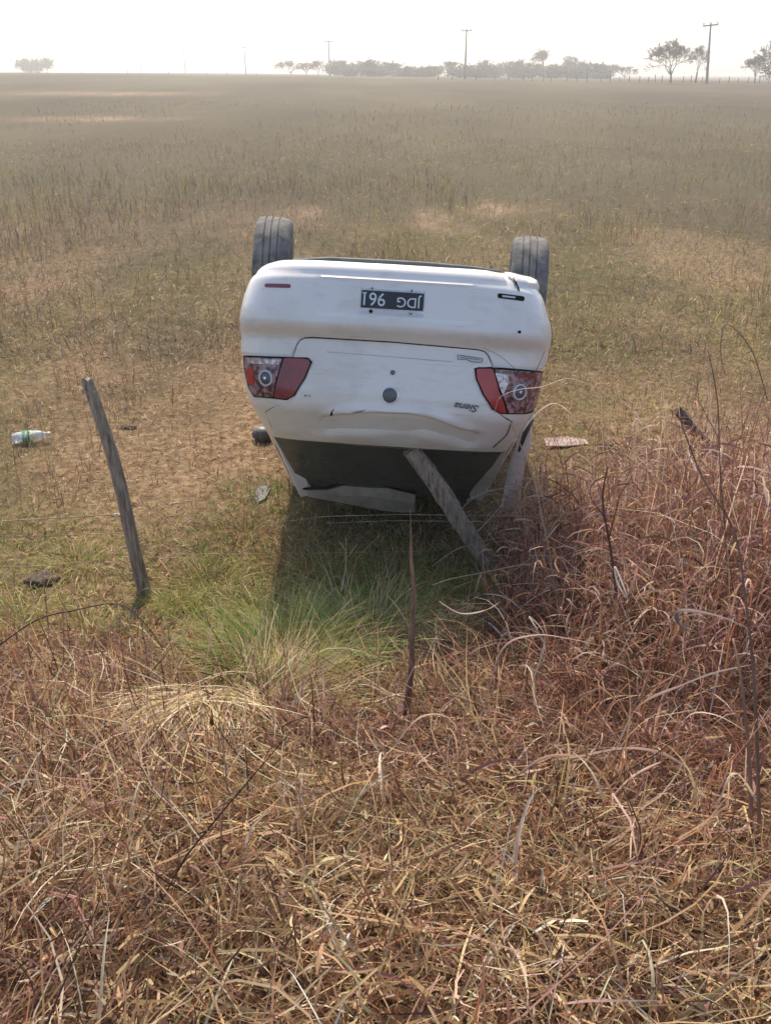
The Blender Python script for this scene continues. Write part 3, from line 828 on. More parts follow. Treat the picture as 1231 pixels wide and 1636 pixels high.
V = []; F = []; c = Vector(at(143, 622, 3.925)) - Vector(pa)
for k in range(3): tube(V, F, [c + Vector((.038 * cos(a), .038 * sin(a), .006 * k - .012 + .003 * sin(a * 2))) for a in np.linspace(0, 2 * pi, 13)], .0018, 4)
mesh('wire_wrap', V, F, M_wire, lp_)
pa = at(793, 915, 4.10); pb = at(657, 722, 4.18)
post('broken_fence_post', pa, pb, .040, .047, M_wood, 'broken grey wooden post slanting up under the boot of the overturned car', kn=.13, sd=8, seg=20)
pa = at(1190, 775, 5.1); pb = at(1083, 655, 5.0)
post('broken_fence_post', pa, pb, .036, .024, M_wood2, 'dark snapped post tilting left among the tall dry reeds on the right', kn=.13, sd=5)
# thin tapering stake in the foreground
c0 = at(643, 1185, 2.42); c1 = at(658, 950, 2.5); c2 = at(655, 815, 2.55)
V = []; F = []
P = [c0, at(650, 1125, 2.43), at(657, 1065, 2.45), at(658, 1000, 2.48), at(662, 950, 2.5), at(656, 890, 2.52), at(656, 850, 2.54), at(655, 812, 2.56)]
wd = [.015, .0125, .0095, .0085, .0065, .0055, .003, .001]
rr_ = random.Random(4)
for i, p in enumerate(P):
    p = Vector(p) - Vector(c0)
    for k in range(8):
        a = 2 * pi * k / 8; V.append(tuple(p + Vector((cos(a) * wd[i] * (1 + .15 * rr_.random()), sin(a) * wd[i] * .6, .0))))
for i in range(len(P) - 1):
    for k in range(8): F.append((i * 8 + k, i * 8 + (k + 1) % 8, i * 8 + 8 + (k + 1) % 8, i * 8 + 8 + k))
o = mesh('wooden_stake', V, F, M_stake, None, True); o.location = c0; tag(o, 'thin pointed reddish brown stake standing upright in the grass before the car', 'stake')

def wire(pts, r, label):
    pts = [Vector(p) for p in pts]; P = []
    for i in range(len(pts) - 1):
        for k in range(8):
            t = k / 8; p = pts[i].lerp(pts[i + 1], t); P.append(p)
    P.append(pts[-1])
    V = []; F = []; tube(V, F, [p - pts[0] for p in P], r, 4)
    o = mesh('fence_wire', V, F, M_wire, None, True); o.location = pts[0]; tag(o, label, 'wire', 'slack fence wires of the broken roadside fence'); return o
wire([at(-160, 845, 3.8), at(0, 833, 3.85), at(95, 827, 3.9), at(190, 822, 3.93)], .0027, 'upper of the two pale slack wires reaching the leaning post from the left')
wire([at(-160, 868, 3.75), at(0, 859, 3.8), at(110, 855, 3.85), at(205, 851, 3.93)], .0021, 'lower of the two pale slack wires reaching the leaning post from the left')
wire([at(150, 900, 3.9), at(300, 885, 3.9), at(480, 884, 3.9), at(700, 880, 4.0)], .0011, 'thin wire low in the shade between leaning post and broken post')
wire([at(420, 838, 3.95), at(520, 825, 3.9), at(640, 822, 3.9), at(845, 825, 4.0), at(1000, 818, 4.2)], .0016, 'thin taut wire crossing in front of the crushed roof edge')
wire([at(520, 836, 3.95), at(620, 832, 3.92), at(760, 833, 4.0)], .0015, 'thin short wire just below the wire across the roof edge')
wire([at(0, 905, 3.6), at(55, 905, 3.6), at(130, 898, 3.7), at(240, 930, 3.9)], .002, 'kinked wire lying on the short grass at the foot of the leaning post')

# plastic bottle
bt = empty('plastic_bottle', at(52, 708, 5.98)); bt.location.z = gz(bt.location.x, bt.location.y) + .05
tag(bt, 'clear crushed plastic bottle with green label lying on the bare ground at left', 'bottle')
M_pet = pm('clear_pet', (.78, .82, .80), rough=.12, alpha=.55, spec=.7); M_lab = pm('green_label', (.05, .33, .14), (.6, .65, .6), scale=30, rough=.5, lo=.5, hi=.6)
def bottle_part(name, prof, mat, cr=.14):
    V = []; F = []; n = 16; r_ = random.Random(2)
    for (x, r) in prof:
        for k in range(n):
            a = 2 * pi * k / n; q_ = r * (1 + cr * sin(3 * a + x * 30) * (r > .02)); V.append((x, q_ * cos(a), q_ * sin(a) * .82))
    for j in range(len(prof) - 1):
        for k in range(n): F.append((j * n + k, j * n + (k + 1) % n, j * n + n + (k + 1) % n, j * n + n + k))
    F.append(tuple(range(n))[::-1]); F.append(tuple((len(prof) - 1) * n + k for k in range(n)))
    return mesh(name, V, F, mat, bt, True)
bottle_part('bottle_body', [(-.13, .03), (-.12, .042), (-.09, .045), (-.08, .041), (-.06, .045), (.0, .045), (.02, .041), (.04, .045), (.06, .042), (.09, .025), (.105, .014), (.12, .013)], M_pet)
bottle_part('bottle_label', [(-.055, .0465), (-.03, .0475), (.0, .0465)], M_lab)
bottle_part('bottle_cap', [(.118, .016), (.135, .016)], pm('white_cap', (.7, .72, .7), rough=.5), 0)
bt.rotation_euler = (0.2, -.08, radians(12))

# clods, car debris
def clod(name, px, py, Y_, size, mat, label, cat, sd, flat=.45):
    p = at(px, py, Y_); bm = bmesh.new(); bmesh.ops.create_icosphere(bm, subdivisions=3, radius=1)
    for v in bm.verts:
        c_ = v.co.copy(); k = .6 + .9 * float(fbm(c_.x * 1.7 + sd, c_.y * 1.7 + c_.z * 2.3, sd)) + .25 * float(vnoise(c_.x * 6 + sd, c_.y * 6 - c_.z * 5, sd))
        v.co = Vector((c_.x * size * k * 1.3, c_.y * size * k, c_.z * size * k * flat))
    me = bpy.data.meshes.new(name); bm.to_mesh(me); bm.free(); me.shade_smooth()
    o = link(name, me, None, mat); o.location = (p[0], p[1], gz(p[0], p[1]) + size * flat * .4); tag(o, label, cat); return o
M_clod = pm('dark_dung', (.035, .026, .02), (.16, .12, .09), scale=30, rough=1, bump=.8, bscale=60)
clod('dung_clod', 68, 935, 4.02, .058, M_clod, 'dark dried dung clod on the short grass left of the leaning post', 'clod', 3)
clod('dung_clod', 205, 685, 6.3, .045, M_clod, 'small dark clod on the bare ground behind the top of the leaning post', 'clod', 5, .3)
M_shard = pm('pale_broken_trim', (.36, .25, .22), (.2, .13, .11), scale=12, rough=.6)
M_dshard = pm('dark_broken_trim', (.03, .03, .032), (.09, .08, .075), scale=20, rough=.6)
def shard(name, P, Y_, mat, label, dz=.0, th_=.005, cat='car debris'):
    pts = []
    for k, (px, py) in enumerate(P):
        yy = Y_
        for _ in range(15):
            p_ = at(px, py, yy); yy = .5 * yy + .5 * yy * (EYE - gz(p_[0], yy) - .010 - .006 * (k % 3)) / (EYE - p_[2])
        pts.append(at(px, py, yy))
    c_ = np.mean(pts, 0)
    V = [tuple(p - c_) for p in pts] + [tuple(p - c_ + np.array([0, th_, -th_])) for p in pts]; n = len(P)
    F = [tuple(range(n)), tuple(range(n, 2 * n))[::-1]] + [(k, (k + 1) % n, n + (k + 1) % n, n + k) for k in range(n)]
    o = mesh(name, V, F, mat, None); o.location = c_; tag(o, label, cat); return o
shard('trim_piece', [(404, 790), (412, 776), (428, 772), (432, 780), (424, 796), (410, 803)], 4.95, M_dshard, 'dark broken trim piece on the ground left of the rear window pillar')
shard('trim_piece', [(868, 700), (905, 697), (935, 702), (940, 709), (900, 713), (872, 712)], 5.85, M_shard, 'long pale broken trim strip on the ground right of the car')
clod('stone', 192, 857, 4.8, .018, pm('pale_stone', (.34, .30, .25), rough=.8), 'small pale stone on the short grass right of the leaning post', 'stone', 21)

# ================================================================== GRASS
PAL = dict(straw=(.60, .44, .235), tan=(.44, .285, .15), rust=(.34, .15, .08), pink=(.66, .47, .36), dark=(.085, .042, .024), brown=(.22, .11, .058),
           green=(.14, .28, .045), olive=(.27, .25, .06), lime=(.42, .42, .09), pale=(.74, .62, .44), purple=(.31, .145, .125), grey=(.21, .17, .11), dgrey=(.115, .09, .055))
def pick(n, items, var=.18):
    names = [i[0] for i in items]; w = np.array([i[1] for i in items], float); w /= w.sum()
    c = np.array([PAL[k] for k in names])[rng.choice(len(names), n, p=w)]
    return np.clip(c * (1 + var * rng.standard_normal((n, 1))) * (1 + .06 * rng.standard_normal((n, 3))), .01, .85)

def blades(base, az, lean, length, width, curl, col, nseg=5, wob=0., tip=.12, power=1.3, twist=0.6, fold=0., tipcol=None, kink=0.):
    """ribbons grown from base points: az heading, lean angle from upright, curl added along the way"""
    n = len(base); base = np.asarray(base, float)
    az = np.broadcast_to(az, n).copy(); lean = np.broadcast_to(lean, n).copy()
    length = np.broadcast_to(length, n); width = np.broadcast_to(width, n); curl = np.broadcast_to(curl, n)
    pos = base.copy(); cols = []; C = []; tw = rng.uniform(-twist, twist, n)
    wobv = rng.uniform(-wob, wob, n); kk = rng.uniform(.2, .8, n); kv = rng.normal(0, kink, n) if kink else None
    na = 3 if fold else 2
    rows = []
    a_prev = lean
    for k in range(nseg + 1):
        t = k / nseg
        ang = lean + curl * t ** power; a2 = az + wobv * t
        if kv is not None: ang = ang + kv * (t > kk)
        d = np.stack([np.sin(ang) * np.cos(a2), np.sin(ang) * np.sin(a2), np.cos(ang)], -1)
        if k: pos = pos + d * (length / nseg)[:, None]
        side = np.stack([-np.sin(a2), np.cos(a2), np.zeros(n)], -1)
        nn = np.cross(d, side); ph = tw * (.3 + t)
        sd = side * np.cos(ph)[:, None] + nn * np.sin(ph)[:, None]; n2 = np.cross(sd, d)
        w = width * (np.minimum(1, .55 + 1.8 * t) * (1 - t ** 2.2) + tip * t) * .5
        if fold: rows.append(np.stack([pos - sd * w[:, None], pos + n2 * (w * fold)[:, None], pos + sd * w[:, None]], 1))
        else: rows.append(np.stack([pos - sd * w[:, None], pos + sd * w[:, None]], 1))
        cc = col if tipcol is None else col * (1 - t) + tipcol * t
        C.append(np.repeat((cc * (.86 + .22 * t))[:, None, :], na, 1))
    co = np.stack(rows, 1); C = np.stack(C, 1)               # n, nseg+1, na, 3
    ii = np.arange(n)[:, None, None] * (nseg + 1) * na + np.arange(nseg)[None, :, None] * na + np.arange(na - 1)[None, None, :]
    quads = np.stack([ii, ii + 1, ii + 1 + na, ii + na], -1).reshape(-1, 4)
    return co.reshape(-1, 3), quads, C.reshape(-1, 3)
def join(parts):
    o = 0; A = []; B = []; D = []
    for c, q_, k in parts: A.append(c); B.append(q_ + o); D.append(k); o += len(c)
    return np.concatenate(A), np.concatenate(B), np.concatenate(D)
def on_ground(x, y, dz=0.): return np.stack([x, y, ground_z(x, y) + dz], -1)
TAU = 2 * pi

# edge of the rank roadside grass: y on the ground where it gives way to the short field grass
def edge_y(x): return 3.25 + .35 * (vnoise(x * 1.5, 0 * x, 31) - .5) + np.where(x > .2, np.minimum((x - .2) * 1.1, 1.6), 0)
def redness(x, y):     # right and middle rank growth is redder, left and near is more straw
    return np.clip(.26 + .66 * sstep(-.2, .9, x) * sstep(1.0, 2.0, y) + 1.3 * (fbm(x * 1.3, y * 1.3, 17) - .5) + .25 * sstep(.2, -1.2, x) * sstep(2.6, 1.6, y), 0, 1)

# --- flattened litter
def scatter(n, xa, xb, ya, yb): return rng.uniform(xa, xb, n), rng.uniform(ya, yb, n)
N = 84000
x = rng.uniform(-2.7, 2.9, N); y = .35 + rng.random(N) ** .85 * 4.2
k = (y < edge_y(x)) & (rng.random(N) < .45 + .8 * fbm(x * 2.5, y * 2.5, 23)) & (np.abs(x) < 1.1 + y * .62)
x, y = x[k], y[k]; n = len(x); r = redness(x, y)
dry = pick(n, [('straw', 3.2), ('tan', 4), ('pale', 1.0), ('brown', 2.2), ('dark', 1), ('rust', .8)])
red = pick(n, [('rust', 2.6), ('pink', 1.8), ('brown', 4), ('dark', 3.6), ('purple', 3), ('tan', 1.4)])
col = np.where((rng.random(n) < r)[:, None], red, dry)
clump = .95 + .7 * (fbm(x * 3, y * 3, 40) - .5); col = np.clip(col * clump[:, None], 0, .85)
flow = fbm(x * .9, y * .9, 51) * TAU * 1.5
az = flow + rng.normal(0, 1.0, n)
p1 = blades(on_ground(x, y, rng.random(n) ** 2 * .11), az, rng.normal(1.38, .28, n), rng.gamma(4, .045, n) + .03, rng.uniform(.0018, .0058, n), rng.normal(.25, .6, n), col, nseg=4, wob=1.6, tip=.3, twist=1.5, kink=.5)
# crumbs: short bits of broken leaf that fill between
N = 52000
x = rng.uniform(-2.7, 2.9, N); y = .35 + rng.random(N) ** .85 * 4.2; k = (y < edge_y(x) + .15) & (np.abs(x) < 1.1 + y * .62); x, y = x[k], y[k]; n = len(x)
r = redness(x, y); col = np.where((rng.random(n) < r)[:, None], pick(n, [('pink', 1.5), ('rust', 3), ('purple', 3), ('brown', 3), ('tan', 1.3)]), pick(n, [('straw', 3), ('tan', 3), ('brown', 2), ('pale', .8)]))
p2 = blades(on_ground(x, y, rng.random(n) ** 1.5 * .10 + .01), rng.uniform(0, TAU, n), rng.normal(1.2, .5, n), rng.uniform(.02, .08, n), rng.uniform(.003, .011, n), rng.normal(.3, .9, n), col, nseg=2, tip=.4, twist=1.6)
co, qd, cc = join([p1, p2])
tag(fast_mesh('dry_litter', co, qd, M_grass, cc), 'matted straw and reddish brown dead grass litter covering the roadside bank', 'dead grass', kind='stuff')

# --- standing, arching dead grass
def rank(n0, dens_fn, hmin, hmax, wmin, wmax, cl, nseg=6, fold=0., lean=.35, curl=1.6, seed=61, xr=(-2.8, 3.2), yr=(.3, 4.9), kink=.35):
    x, y = scatter(n0, *xr, *yr)
    k = (rng.random(n0) < dens_fn(x, y)) & (y < edge_y(x) + .1) & (np.abs(x) < 1.2 + y * .62); x, y = x[k], y[k]; n = len(x)
    # pull blades into clumps
    cxs, cys = np.round(x / .17 + .3 * np.sin(y * 9)) * .17, np.round(y / .17 + .3 * np.sin(x * 8)) * .17
    f = rng.random(n) ** .5 * .75; x = x * (1 - f) + cxs * f; y = y * (1 - f) + cys * f
    r = redness(x, y); col = np.where((rng.random(n) < r)[:, None], pick(n, cl[1]), pick(n, cl[0]))
    L = rng.uniform(hmin, hmax, n) * (.6 + .8 * fbm(x * 1.2, y * 1.2, seed))
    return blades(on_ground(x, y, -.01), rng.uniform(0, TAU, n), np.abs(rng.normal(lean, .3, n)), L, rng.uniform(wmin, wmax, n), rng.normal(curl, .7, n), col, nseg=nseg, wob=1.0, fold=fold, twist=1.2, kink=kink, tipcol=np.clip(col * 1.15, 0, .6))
dryc = [('straw', 3), ('tan', 3), ('pale', 1.2), ('brown', 2), ('rust', .7)]; redc = [('rust', 2.8), ('pink', 1.8), ('brown', 3), ('dark', 2.6), ('purple', 3.2)]
lo_ = rank(20000, lambda x, y: .35 + .6 * sstep(.45, .7, fbm(x * 1.6, y * 1.6, 71)), .10, .30, .0018, .0045, (dryc, redc))
hi_ = rank(19000, lambda x, y: .05 + .95 * sstep(-.1, .8, x) * sstep(1.6, 2.6, y) + .3 * sstep(-.9, -1.5, x) * sstep(1.8, 2.2, y) * sstep(2.9, 2.5, y), .22, .56, .0025, .0065, (dryc, redc), nseg=7, curl=1.5, lean=.3)
wide = rank(11000, lambda x, y: .22 + .9 * sstep(.1, .9, x) * sstep(1.5, 2.4, y), .12, .36, .006, .013, ([('pale', 2), ('straw', 2), ('tan', 2)], [('pink', 3), ('tan', 2), ('rust', 2), ('purple', 2)]), nseg=7, fold=.5, curl=2.2, lean=.5, kink=.7)
co, qd, cc = join([lo_, hi_, wide])
tag(fast_mesh('dry_grass', co, qd, M_grass, cc), 'standing dead grass with curled red brown leaves, rankest on the right', 'dead grass', kind='stuff')

# --- woody reed thicket at the right, with bent stems, side shoots and hanging leaves
def thicket(n0, xr, yr, hr, seedcol):
    parts = []
    x, y = scatter(n0, *xr, *yr); n = n0
    base = on_ground(x, y, -.02); az = rng.uniform(0, TAU, n); L = rng.uniform(*hr, n) * (.62 + .58 * sstep(xr[0], xr[0] + .7, x)); lean = np.abs(rng.normal(.12, .16, n)); curl = rng.normal(.35, .4, n)
    col = pick(n, seedcol)
    for o_ in (0, pi / 2):
        pass
    parts.append(blades(base, az, lean, L, rng.uniform(.004, .008, n), curl, col, nseg=6, twist=.3, tip=.4, kink=.25))
    # side shoots from points along the stems
    for rep in range(7):
        t = rng.uniform(.25, .98, n)
        ang = lean + curl * t * .5
        p = base + np.stack([np.sin(ang) * np.cos(az), np.sin(ang) * np.sin(az), np.cos(ang)], -1) * (L * t)[:, None]
        l2 = rng.uniform(.07, .26, n); leafy = rng.random(n) < .55
        parts.append(blades(p, rng.uniform(0, TAU, n), rng.uniform(.5, 1.3, n), l2, np.where(leafy, rng.uniform(.004, .010, n), .0028), np.where(leafy, rng.normal(1.8, .6, n), rng.normal(.2, .5, n)), pick(n, [('pink', 3.2), ('tan', 1.5), ('purple', 3), ('rust', 2), ('brown', 2), ('dark', 1)]), nseg=5, twist=1.5, wob=1.2, fold=0., kink=.4))
    return parts
reed_col = [('purple', 3), ('brown', 3), ('rust', 2), ('pink', 2.5), ('tan', 2)]
ps = thicket(900, (.7, 2.8), (2.6, 4.3), (.40, .90), reed_col) + thicket(330, (1.0, 2.9), (2.3, 3.9), (.65, 1.15), reed_col) + thicket(850, (.62, 2.6), (3.2, 4.7), (.40, .80), reed_col)
co, qd, cc = join(ps)
tag(fast_mesh('reed_thicket', co, qd, M_grass, cc), 'tangled thicket of purple brown dead reeds at the right of the bank', 'dead reeds', kind='stuff')

# --- short field grass and stubble between fence and mid field
def near_car(x, y): return (np.abs(x - .1) < .60) & (y > 4.9) & (y < 7.6)
def field(n0, xr, yr, dens, L, W, cols_a, cols_b, mixf, nseg=3, lean=.6, curl=.8):
    u = rng.random(n0); y = yr[0] * (yr[1] / yr[0]) ** u if yr[1] / yr[0] > 2.5 else rng.uniform(*yr, n0)
    x = rng.uniform(-1, 1, n0) * (1.2 + y * .60)
    k = (rng.random(n0) < dens(x, y)) & ~near_car(x, y) & (y > edge_y(x) - .3); x, y = x[k], y[k]; n = len(x)
    col = np.where((rng.random(n) < mixf(x, y))[:, None], pick(n, cols_a), pick(n, cols_b))
    sc_ = 1 + y * .03
    return blades(on_ground(x, y, -.003), rng.uniform(0, TAU, n), np.abs(rng.normal(lean, .4, n)), rng.uniform(*L, n), rng.uniform(*W, n) * sc_, rng.normal(curl, .5, n), col, nseg=nseg, wob=.8, twist=1.2)
def greenf(x, y):
    a = .85 * sstep(5.6, 4.4, y) * sstep(.4, -.4, x) * sstep(.34, .5, fbm(x * 1.1, y * 1.1, 91))
    b = .55 * sstep(.5, 1.5, x) * sstep(4.5, 6, y) * sstep(.4, .6, fbm(x * .8, y * .6, 93))
    c_ = .55 * sstep(8.0, 10, y) * sstep(.42, .6, fbm(x * .35, y * .2, 95))
    return np.clip(a + b + c_, .03, .8)
def bare(x, y):
    return sstep(.30, .58, fbm(x * .75, y * .42, 97)) * (1 - .72 * sstep(4.9, 5.8, y) * sstep(10.5, 8, y) * sstep(.6, -.6, x))
fa = field(95000, (3.0, 9), (3.0, 9.5), lambda x, y: np.maximum(.12 + .88 * bare(x, y), .8 * sstep(5.2, 4.4, y)), (.02, .10), (.002, .006), [('olive', 3), ('lime', 1.4), ('green', 1)], [('tan', 3), ('straw', 3.5), ('brown', 1.5), ('rust', .8)], greenf)
fb = field(60000, (8, 30), (8, 34), lambda x, y: .2 + .8 * sstep(.3, .55, fbm(x * .3, y * .14, 99)), (.05, .20), (.004, .009), [('olive', 4), ('straw', 1)], [('grey', 4), ('dgrey', 3.5), ('brown', 1), ('tan', 1.2)], greenf, nseg=2)
lit = field(110000, (3.0, 12), (3.0, 12), lambda x, y: .35 + .6 * sstep(.35, .6, fbm(x * 2.2, y * 1.6, 98)), (.02, .09), (.002, .009), [('tan', 1), ('pink', 1)], [('tan', 3), ('straw', 2.4), ('brown', 2.4), ('rust', 1), ('dark', 1.2), ('pale', .5)], lambda x, y: .3 + 0 * x, nseg=2, lean=1.35, curl=.3)
fc = field(26000, (3.4, 5.4), (3.4, 5.4), lambda x, y: (np.abs(x - .1) < 1.2) * (.4 + .6 * sstep(.35, .6, fbm(x * 2, y * 2, 96))), (.04, .16), (.002, .005), [('olive', 3), ('green', 2)], [('tan', 2), ('brown', 2), ('straw', 1)], lambda x, y: .7 + 0 * x)
co, qd, cc = join([fa, fb, lit, fc])
tag(fast_mesh('short_grass', co, qd, M_grass, cc), 'short olive and straw coloured grass covering the field round the car', 'grass', kind='stuff')

# --- slender dead weeds standing over the mid field
def weeds(n0, y0, y1, h, w, dens, colr, arms=4, hazey=1.):
    y = y0 * (y1 / y0) ** rng.random(n0); x = rng.uniform(-1, 1, n0) * (1.0 + y * .58)
    k = (rng.random(n0) < dens(x, y)) & ~near_car(x, y) & (y > edge_y(x) + .6); x, y = x[k], y[k]; n = len(x)
    base = on_ground(x, y, -.02); az = rng.uniform(0, TAU, n); lean = np.abs(rng.normal(.10, .12, n)); L = rng.uniform(*h, n); curl = rng.normal(0, .3, n)
    c_ = pick(n, colr, .12); ws = w * (1 + y * .05)
    out = [blades(base, az, lean, L, ws, curl, c_, nseg=2, twist=.6, tip=.5)]
    for a in range(arms):
        t = rng.uniform(.25, .95, n); p = base + np.stack([np.sin(lean) * np.cos(az), np.sin(lean) * np.sin(az), np.cos(lean)], -1) * (L * t)[:, None]
        out.append(blades(p, rng.uniform(0, TAU, n), rng.uniform(.2, .9, n), L * rng.uniform(.2, .45, n), ws * .9, rng.normal(-.2, .4, n), c_ * rng.uniform(.85, 1.15, (n, 1)), nseg=2, twist=1., tip=.6))
    return out
wc = [('grey', 3), ('dgrey', 2.5), ('brown', 1.0), ('olive', .8), ('tan', .8)]
W_ = weeds(2200, 4.4, 10, (.10, .36), .0026, lambda x, y: .08 + .9 * sstep(.48, .62, fbm(x * .8, y * .6, 111)), wc, 4)
W_ += weeds(1500, 5.2, 10.5, (.20, .50), .0032, lambda x, y: .9 * sstep(.5, .62, fbm(x * .9, y * .6, 118)), [('brown', 3), ('dgrey', 3), ('tan', 1)], 6)
W_ += weeds(11000, 9, 22, (.12, .36), .0036, lambda x, y: .06 + .94 * sstep(.42, .62, fbm(x * .38, y * .2, 113)), wc + [('olive', 1.6)], 4)
W_ += weeds(9000, 20, 60, (.10, .30), .0035, lambda x, y: .04 + .8 * sstep(.42, .64, fbm(x * .14, y * .06, 115)), wc + [('olive', 2.2)], 3)
co, qd, cc = join(W_)
tag(fast_mesh('dry_weeds', co, qd, M_grass, cc), 'thin leafless brown weed stalks standing all over the field', 'weeds', kind='stuff')

# --- tussocks that can be told apart
def tussock(name, px, py, Y_, n, L, W, cols_, label, cat, lean=(.15, .9), curl=1.3, mat=None, rad=.09, azc=None, azs=3.2, tipc=None, nseg=7, lift=0.):
    p = at(px, py, Y_); bx, by = p[0], p[1]; bz_ = gz(bx, by)
    x = rng.normal(0, rad, n); y = rng.normal(0, rad * .8, n)
    base = np.stack([x, y, ground_z(x + bx, y + by) - bz_ - .01 + lift * rng.random(n)], -1)
    az = np.arctan2(y, x) + rng.normal(0, .5, n) if azc is None else rng.normal(azc, azs, n)
    col = pick(n, cols_, .15)
    tc_ = col if tipc is None else np.where((rng.random(n) < .6)[:, None], pick(n, tipc), col)
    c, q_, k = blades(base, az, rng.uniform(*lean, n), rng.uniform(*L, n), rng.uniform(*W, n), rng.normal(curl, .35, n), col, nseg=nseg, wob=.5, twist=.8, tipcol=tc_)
    o = fast_mesh(name, c, q_, mat or M_leaf, k); o.location = (bx, by, bz_); tag(o, label, cat); return o
gc = [('green', 4), ('olive', 2), ('lime', 1.2)]
tussock('twig_clump', 1005, 722, 5.75, 260, (.08, .30), (.004, .010), [('dark', 3), ('brown', 2), ('pale', 1.2)], 'grey tangled clump of torn twigs lying behind the reeds right of the car', 'twigs', lean=(.7, 1.5), curl=1.4, rad=.10, mat=M_grass)
tussock('grass_tussock', 455, 1050, 2.95, 2600, (.22, .50), (.0016, .0036), gc, 'largest green grass tussock in the middle, arching in front of the car', 'grass tussock', lean=(.05, 1.25), rad=.13, tipc=[('straw', 2), ('green', 2), ('lime', 1.5)])
tussock('grass_tussock', 590, 1000, 3.3, 1500, (.22, .48), (.0018, .0035), gc + [('straw', 2)], 'grey green tussock in the shade just before the overturned boot', 'grass tussock', lean=(.05, .9), rad=.14, tipc=[('olive', 2), ('pale', 1)])
tussock('grass_tussock', 430, 1140, 2.62, 1100, (.22, .44), (.0018, .0036), [('straw', 3), ('pale', 2), ('olive', 2)], 'straw topped tussock swept to the right below the large green one', 'grass tussock', lean=(.6, 1.3), curl=.7, azc=.35, azs=.8, rad=.08)
tussock('grass_tussock', 335, 1160, 2.52, 1700, (.28, .48), (.0024, .0052), [('pale', 3), ('straw', 3), ('olive', 1)], 'pale straw tussock drooping towards the viewer left of the stake', 'grass tussock', lean=(.7, 1.3), curl=1.25, azc=-1.57, azs=.55, rad=.07, mat=M_grass, lift=.12)
tussock('grass_tussock', 470, 880, 4.2, 500, (.06, .24), (.002, .0035), [('olive', 3), ('tan', 2), ('brown', 1.5)], 'brown and olive tussock in the shade under the left end of the boot', 'grass tussock', rad=.13)
tussock('grass_tussock', 620, 905, 4.0, 900, (.08, .26), (.002, .0035), [('olive', 3), ('green', 1), ('tan', 1.5)], 'dim olive tussock in the shade between stake and broken post', 'grass tussock', rad=.16)
for px_, py_, Y_, n_, lb_ in [(395, 835, 4.55, 260, 'wispy brown tussock left of the crushed roof'), (330, 905, 4.0, 300, 'yellow green tussock midway between leaning post and boot'), (400, 940, 3.7, 420, 'yellow green tussock behind the largest green one'),
        (120, 880, 4.2, 260, 'low yellow green tussock left of the leaning post above the clod'), (30, 965, 3.55, 300, 'yellow green tussock at the left edge below the wires'), (205, 1010, 3.3, 360, 'olive tussock below the foot of the leaning post'),
        (520, 900, 4.05, 320, 'tall thin olive tussock in the shade under the folded roof edge')]:
    tussock('grass_tussock', px_, py_, Y_, n_, (.07, .24), (.002, .004), [('lime', 2), ('olive', 3), ('straw', 1.2)] if 'brown' not in lb_ else [('brown', 2), ('tan', 2), ('olive', 1)], lb_, 'grass tussock', rad=.10)
tussock('grass_tussock', 740, 925, 3.75, 600, (.08, .24), (.002, .0035), [('olive', 3), ('green', 2), ('lime', 1)], 'low green tussock at the foot of the broken post', 'grass tussock', rad=.12)
tussock('grass_tussock', 838, 925, 3.75, 800, (.10, .28), (.002, .0035), [('olive', 3), ('lime', 2), ('green', 1)], 'low yellow green tussock right of the broken post', 'grass tussock', rad=.10)
tussock('grass_tussock', 280, 950, 3.75, 260, (.05, .17), (.002, .004), [('lime', 3), ('olive', 2)], 'small bright green tuft right of the foot of the leaning post', 'grass tussock', rad=.05)
for px_, py_, Y_, lb_ in [(480, 1300, 2.0, 'small yellowish tuft right of the drooping straw tussock'), (600, 1480, 1.55, 'tiny olive tuft in the litter near the bottom middle'), (330, 1330, 1.9, 'thin olive tuft between the dark green and the yellow green tufts'), (120, 1180, 2.4, 'faint olive tuft in the brown grass at the left edge')]:
    tussock('grass_tussock', px_, py_, Y_, 200, (.05, .15), (.0015, .003), [('lime', 2), ('olive', 3), ('straw', 1)], lb_, 'grass tussock', rad=.05)
tussock('grass_tussock', 130, 1000, 3.4, 300, (.05, .2), (.002, .004), [('lime', 1), ('olive', 3)], 'small green tuft below the dark clod at left', 'grass tussock', rad=.08)
tussock('grass_tussock', 418, 1305, 2.0, 260, (.06, .17), (.0015, .0032), [('lime', 2), ('straw', 2), ('olive', 2)], 'small yellow green tuft under the pale drooping tussock', 'grass tussock', rad=.05)
tussock('grass_tussock', 245, 1365, 1.85, 220, (.04, .11), (.002, .005), [('green', 1), ('olive', 3)], 'little dark green tuft in the lower left dead grass', 'grass tussock', rad=.04)
tussock('grass_tussock', 535, 1385, 1.78, 150, (.04, .12), (.0015, .003), [('lime', 1), ('olive', 3)], 'little olive tuft in the litter at lower middle', 'grass tussock', rad=.03)
tussock('grass_tussock', 715, 1395, 1.76, 260, (.06, .16), (.0015, .003), [('olive', 3), ('straw', 2)], 'olive tuft low in the picture right of the stake', 'grass tussock', rad=.05)
tussock('grass_tussock', 60, 1440, 1.62, 240, (.08, .2), (.002, .004), [('straw', 3), ('pale', 1.5), ('olive', 1)], 'straw tuft at the lower left edge', 'grass tussock', lean=(.1, .9), rad=.06, mat=M_grass)
tussock('grass_tussock', 715, 1110, 2.55, 240, (.12, .28), (.0015, .003), [('straw', 2), ('olive', 2), ('tan', 2)], 'thin yellowish tussock right of the stake', 'grass tussock', rad=.06, mat=M_grass)

